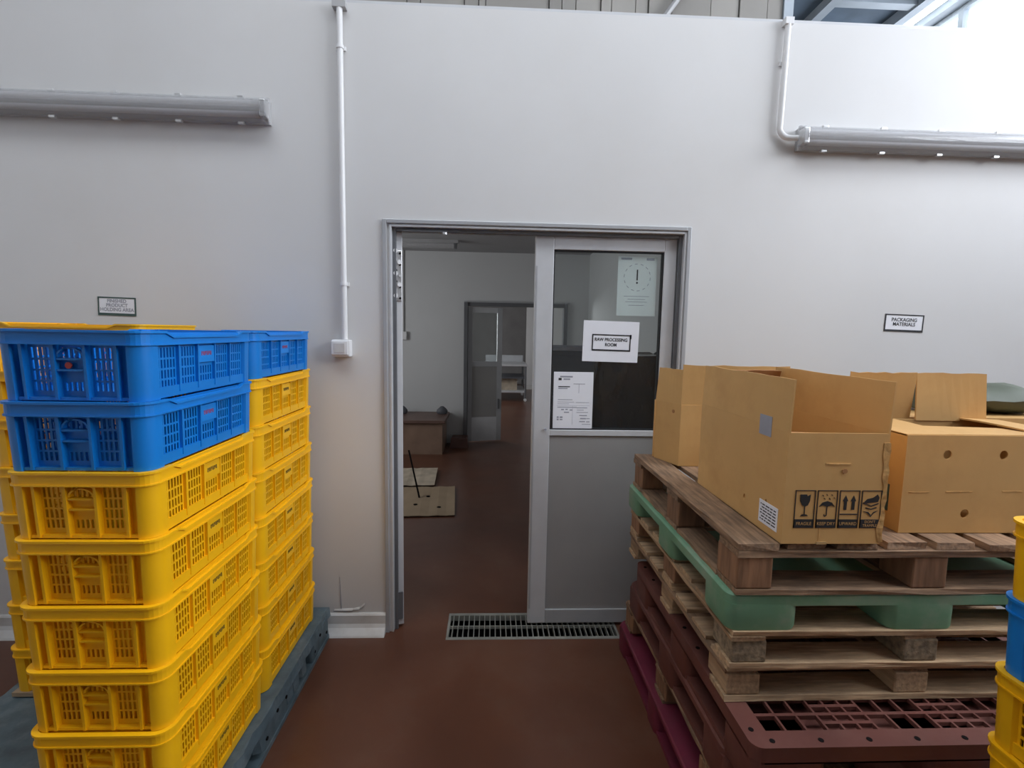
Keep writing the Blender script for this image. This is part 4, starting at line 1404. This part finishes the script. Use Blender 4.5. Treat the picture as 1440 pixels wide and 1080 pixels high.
kb.loft([[(-0.54, 4.12, 0), (-0.30, 4.12, 0), (-0.30, 4.38, 0), (-0.54, 4.38, 0)], [(-0.53, 4.14, 0.12), (-0.31, 4.14, 0.12), (-0.31, 4.38, 0.12), (-0.53, 4.38, 0.12)], [(-0.52, 4.16, 0.13), (-0.32, 4.16, 0.13), (-0.32, 4.37, 0.13), (-0.52, 4.37, 0.13)]])
tag(kb.build('floor_kerb', MAT['kerb']), 'short red-brown kerb at the foot of the second door frame', 'kerb')

nl = thing('ceiling_lamp', 'unlit grey lamp under the ceiling of the next room', 'lamp', (-1.15, 3.62, RZ))
MB().box(-0.70, 0.74, -0.06, 0.06, -0.035, 0).build('lamp_body', MAT['lamp_body'], nl)
MB().cyl((0.02, 0, -0.05), (1, 0, 0), 0.045, 1.36, 14).build('cover', MAT['diffuser'], nl, smooth=True)
MB().box(0.69, 0.72, -0.05, 0.05, -0.10, -0.01).build('end_cap', MAT['alu_dark'], nl)
nc = thing('conduit', 'thin conduit with a socket on the far wall of the next room', 'conduit', (-1.21, YB, 1.50))
MB().cyl((0, -0.014, 0.58), (0, 0, 1), 0.012, 1.12, 10).build('pipe', MAT['wall_far'], nc, smooth=True)
MB().box(-0.05, 0.05, -0.05, 0, -0.06, 0.05).build('socket', MAT['pvc'], nc, bevel=0.004)

# wrapped goods and a cabinet seen through the door glass
m = MB()
rnd = random.Random(51)
pts0 = rrect(0.62, 0.60, 0.06, 5)
loops = []
for q in range(12):
    z = 1.44 * q / 11
    s = 1.0 - 0.03 * (q / 11) ** 2 - (0.05 if q == 11 else 0)
    loops.append([(x * s + rnd.uniform(-.012, .012), y * s + rnd.uniform(-.012, .012), z + (rnd.uniform(-.02, .01) if q == 11 else 0)) for x, y in pts0])
m.loft(loops)
tag(m.build('wrapped_goods', MAT['film'], None, (0.985, 0.98, 0.0), smooth=True), 'tall goods wrapped in black plastic film behind the door glass', 'wrapped goods')
cb = thing('steel_cabinet', 'charcoal cabinet behind the door glass, left of the wrapped goods', 'cabinet', (0.50, 0.78, 0))
MB().box(-0.16, 0.14, -0.20, 0.22, 0, 1.46).build('body', MAT['cabinet'], cb, bevel=0.004)
MB().box(-0.165, 0.145, -0.21, 0.225, 1.46, 1.485).build('top', MAT['ink_grey'], cb, bevel=0.003)
MB().box(-0.14, 0.12, -0.213, -0.20, 0.08, 1.43).build('door', MAT['cabinet'], cb, bevel=0.003)

# table in the furthest room
tb = thing('steel_table', 'steel work table with undershelves in the furthest room', 'table', (0.32, 9.1, 0))
MB().box(-0.48, 0.50, -0.40, 0.80, 0.80, 0.845).build('table_top', MAT['alu_white'], tb, bevel=0.005)
MB().box(-0.46, 0.46, -0.36, 0.76, 0.52, 0.55).build('shelf', MAT['cabinet'], tb)
MB().box(-0.46, 0.46, -0.36, 0.76, 0.20, 0.24).build('shelf', MAT['alu_white'], tb)
for x in (-0.45, 0.46):
    for y in (-0.36, 0.74):
        lg = MB().cyl((x, y, 0.44), (0, 0, 1), 0.022, 0.74, 10).build('leg', MAT['alu_dark'], tb, smooth=True)
        MB().cyl((x, y, 0.036), (0, 1, 0), 0.035, 0.03, 12).build('castor', MAT['pvc'], lg)
MB().box(-0.46, 0.46, 0.74, 0.78, 0.845, 1.0).build('splash_back', MAT['alu'], tb)
tag(MB().box(-0.3, 0.28, -0.2, 0.4, 0, 0.28).box(-0.31, 0.29, -0.21, 0.41, 0.28, 0.30).build('storage_box', MAT['card_pale'], None, (0.32, 9.1, 0.241)), 'pale storage box on the undershelf of the far table', 'box')
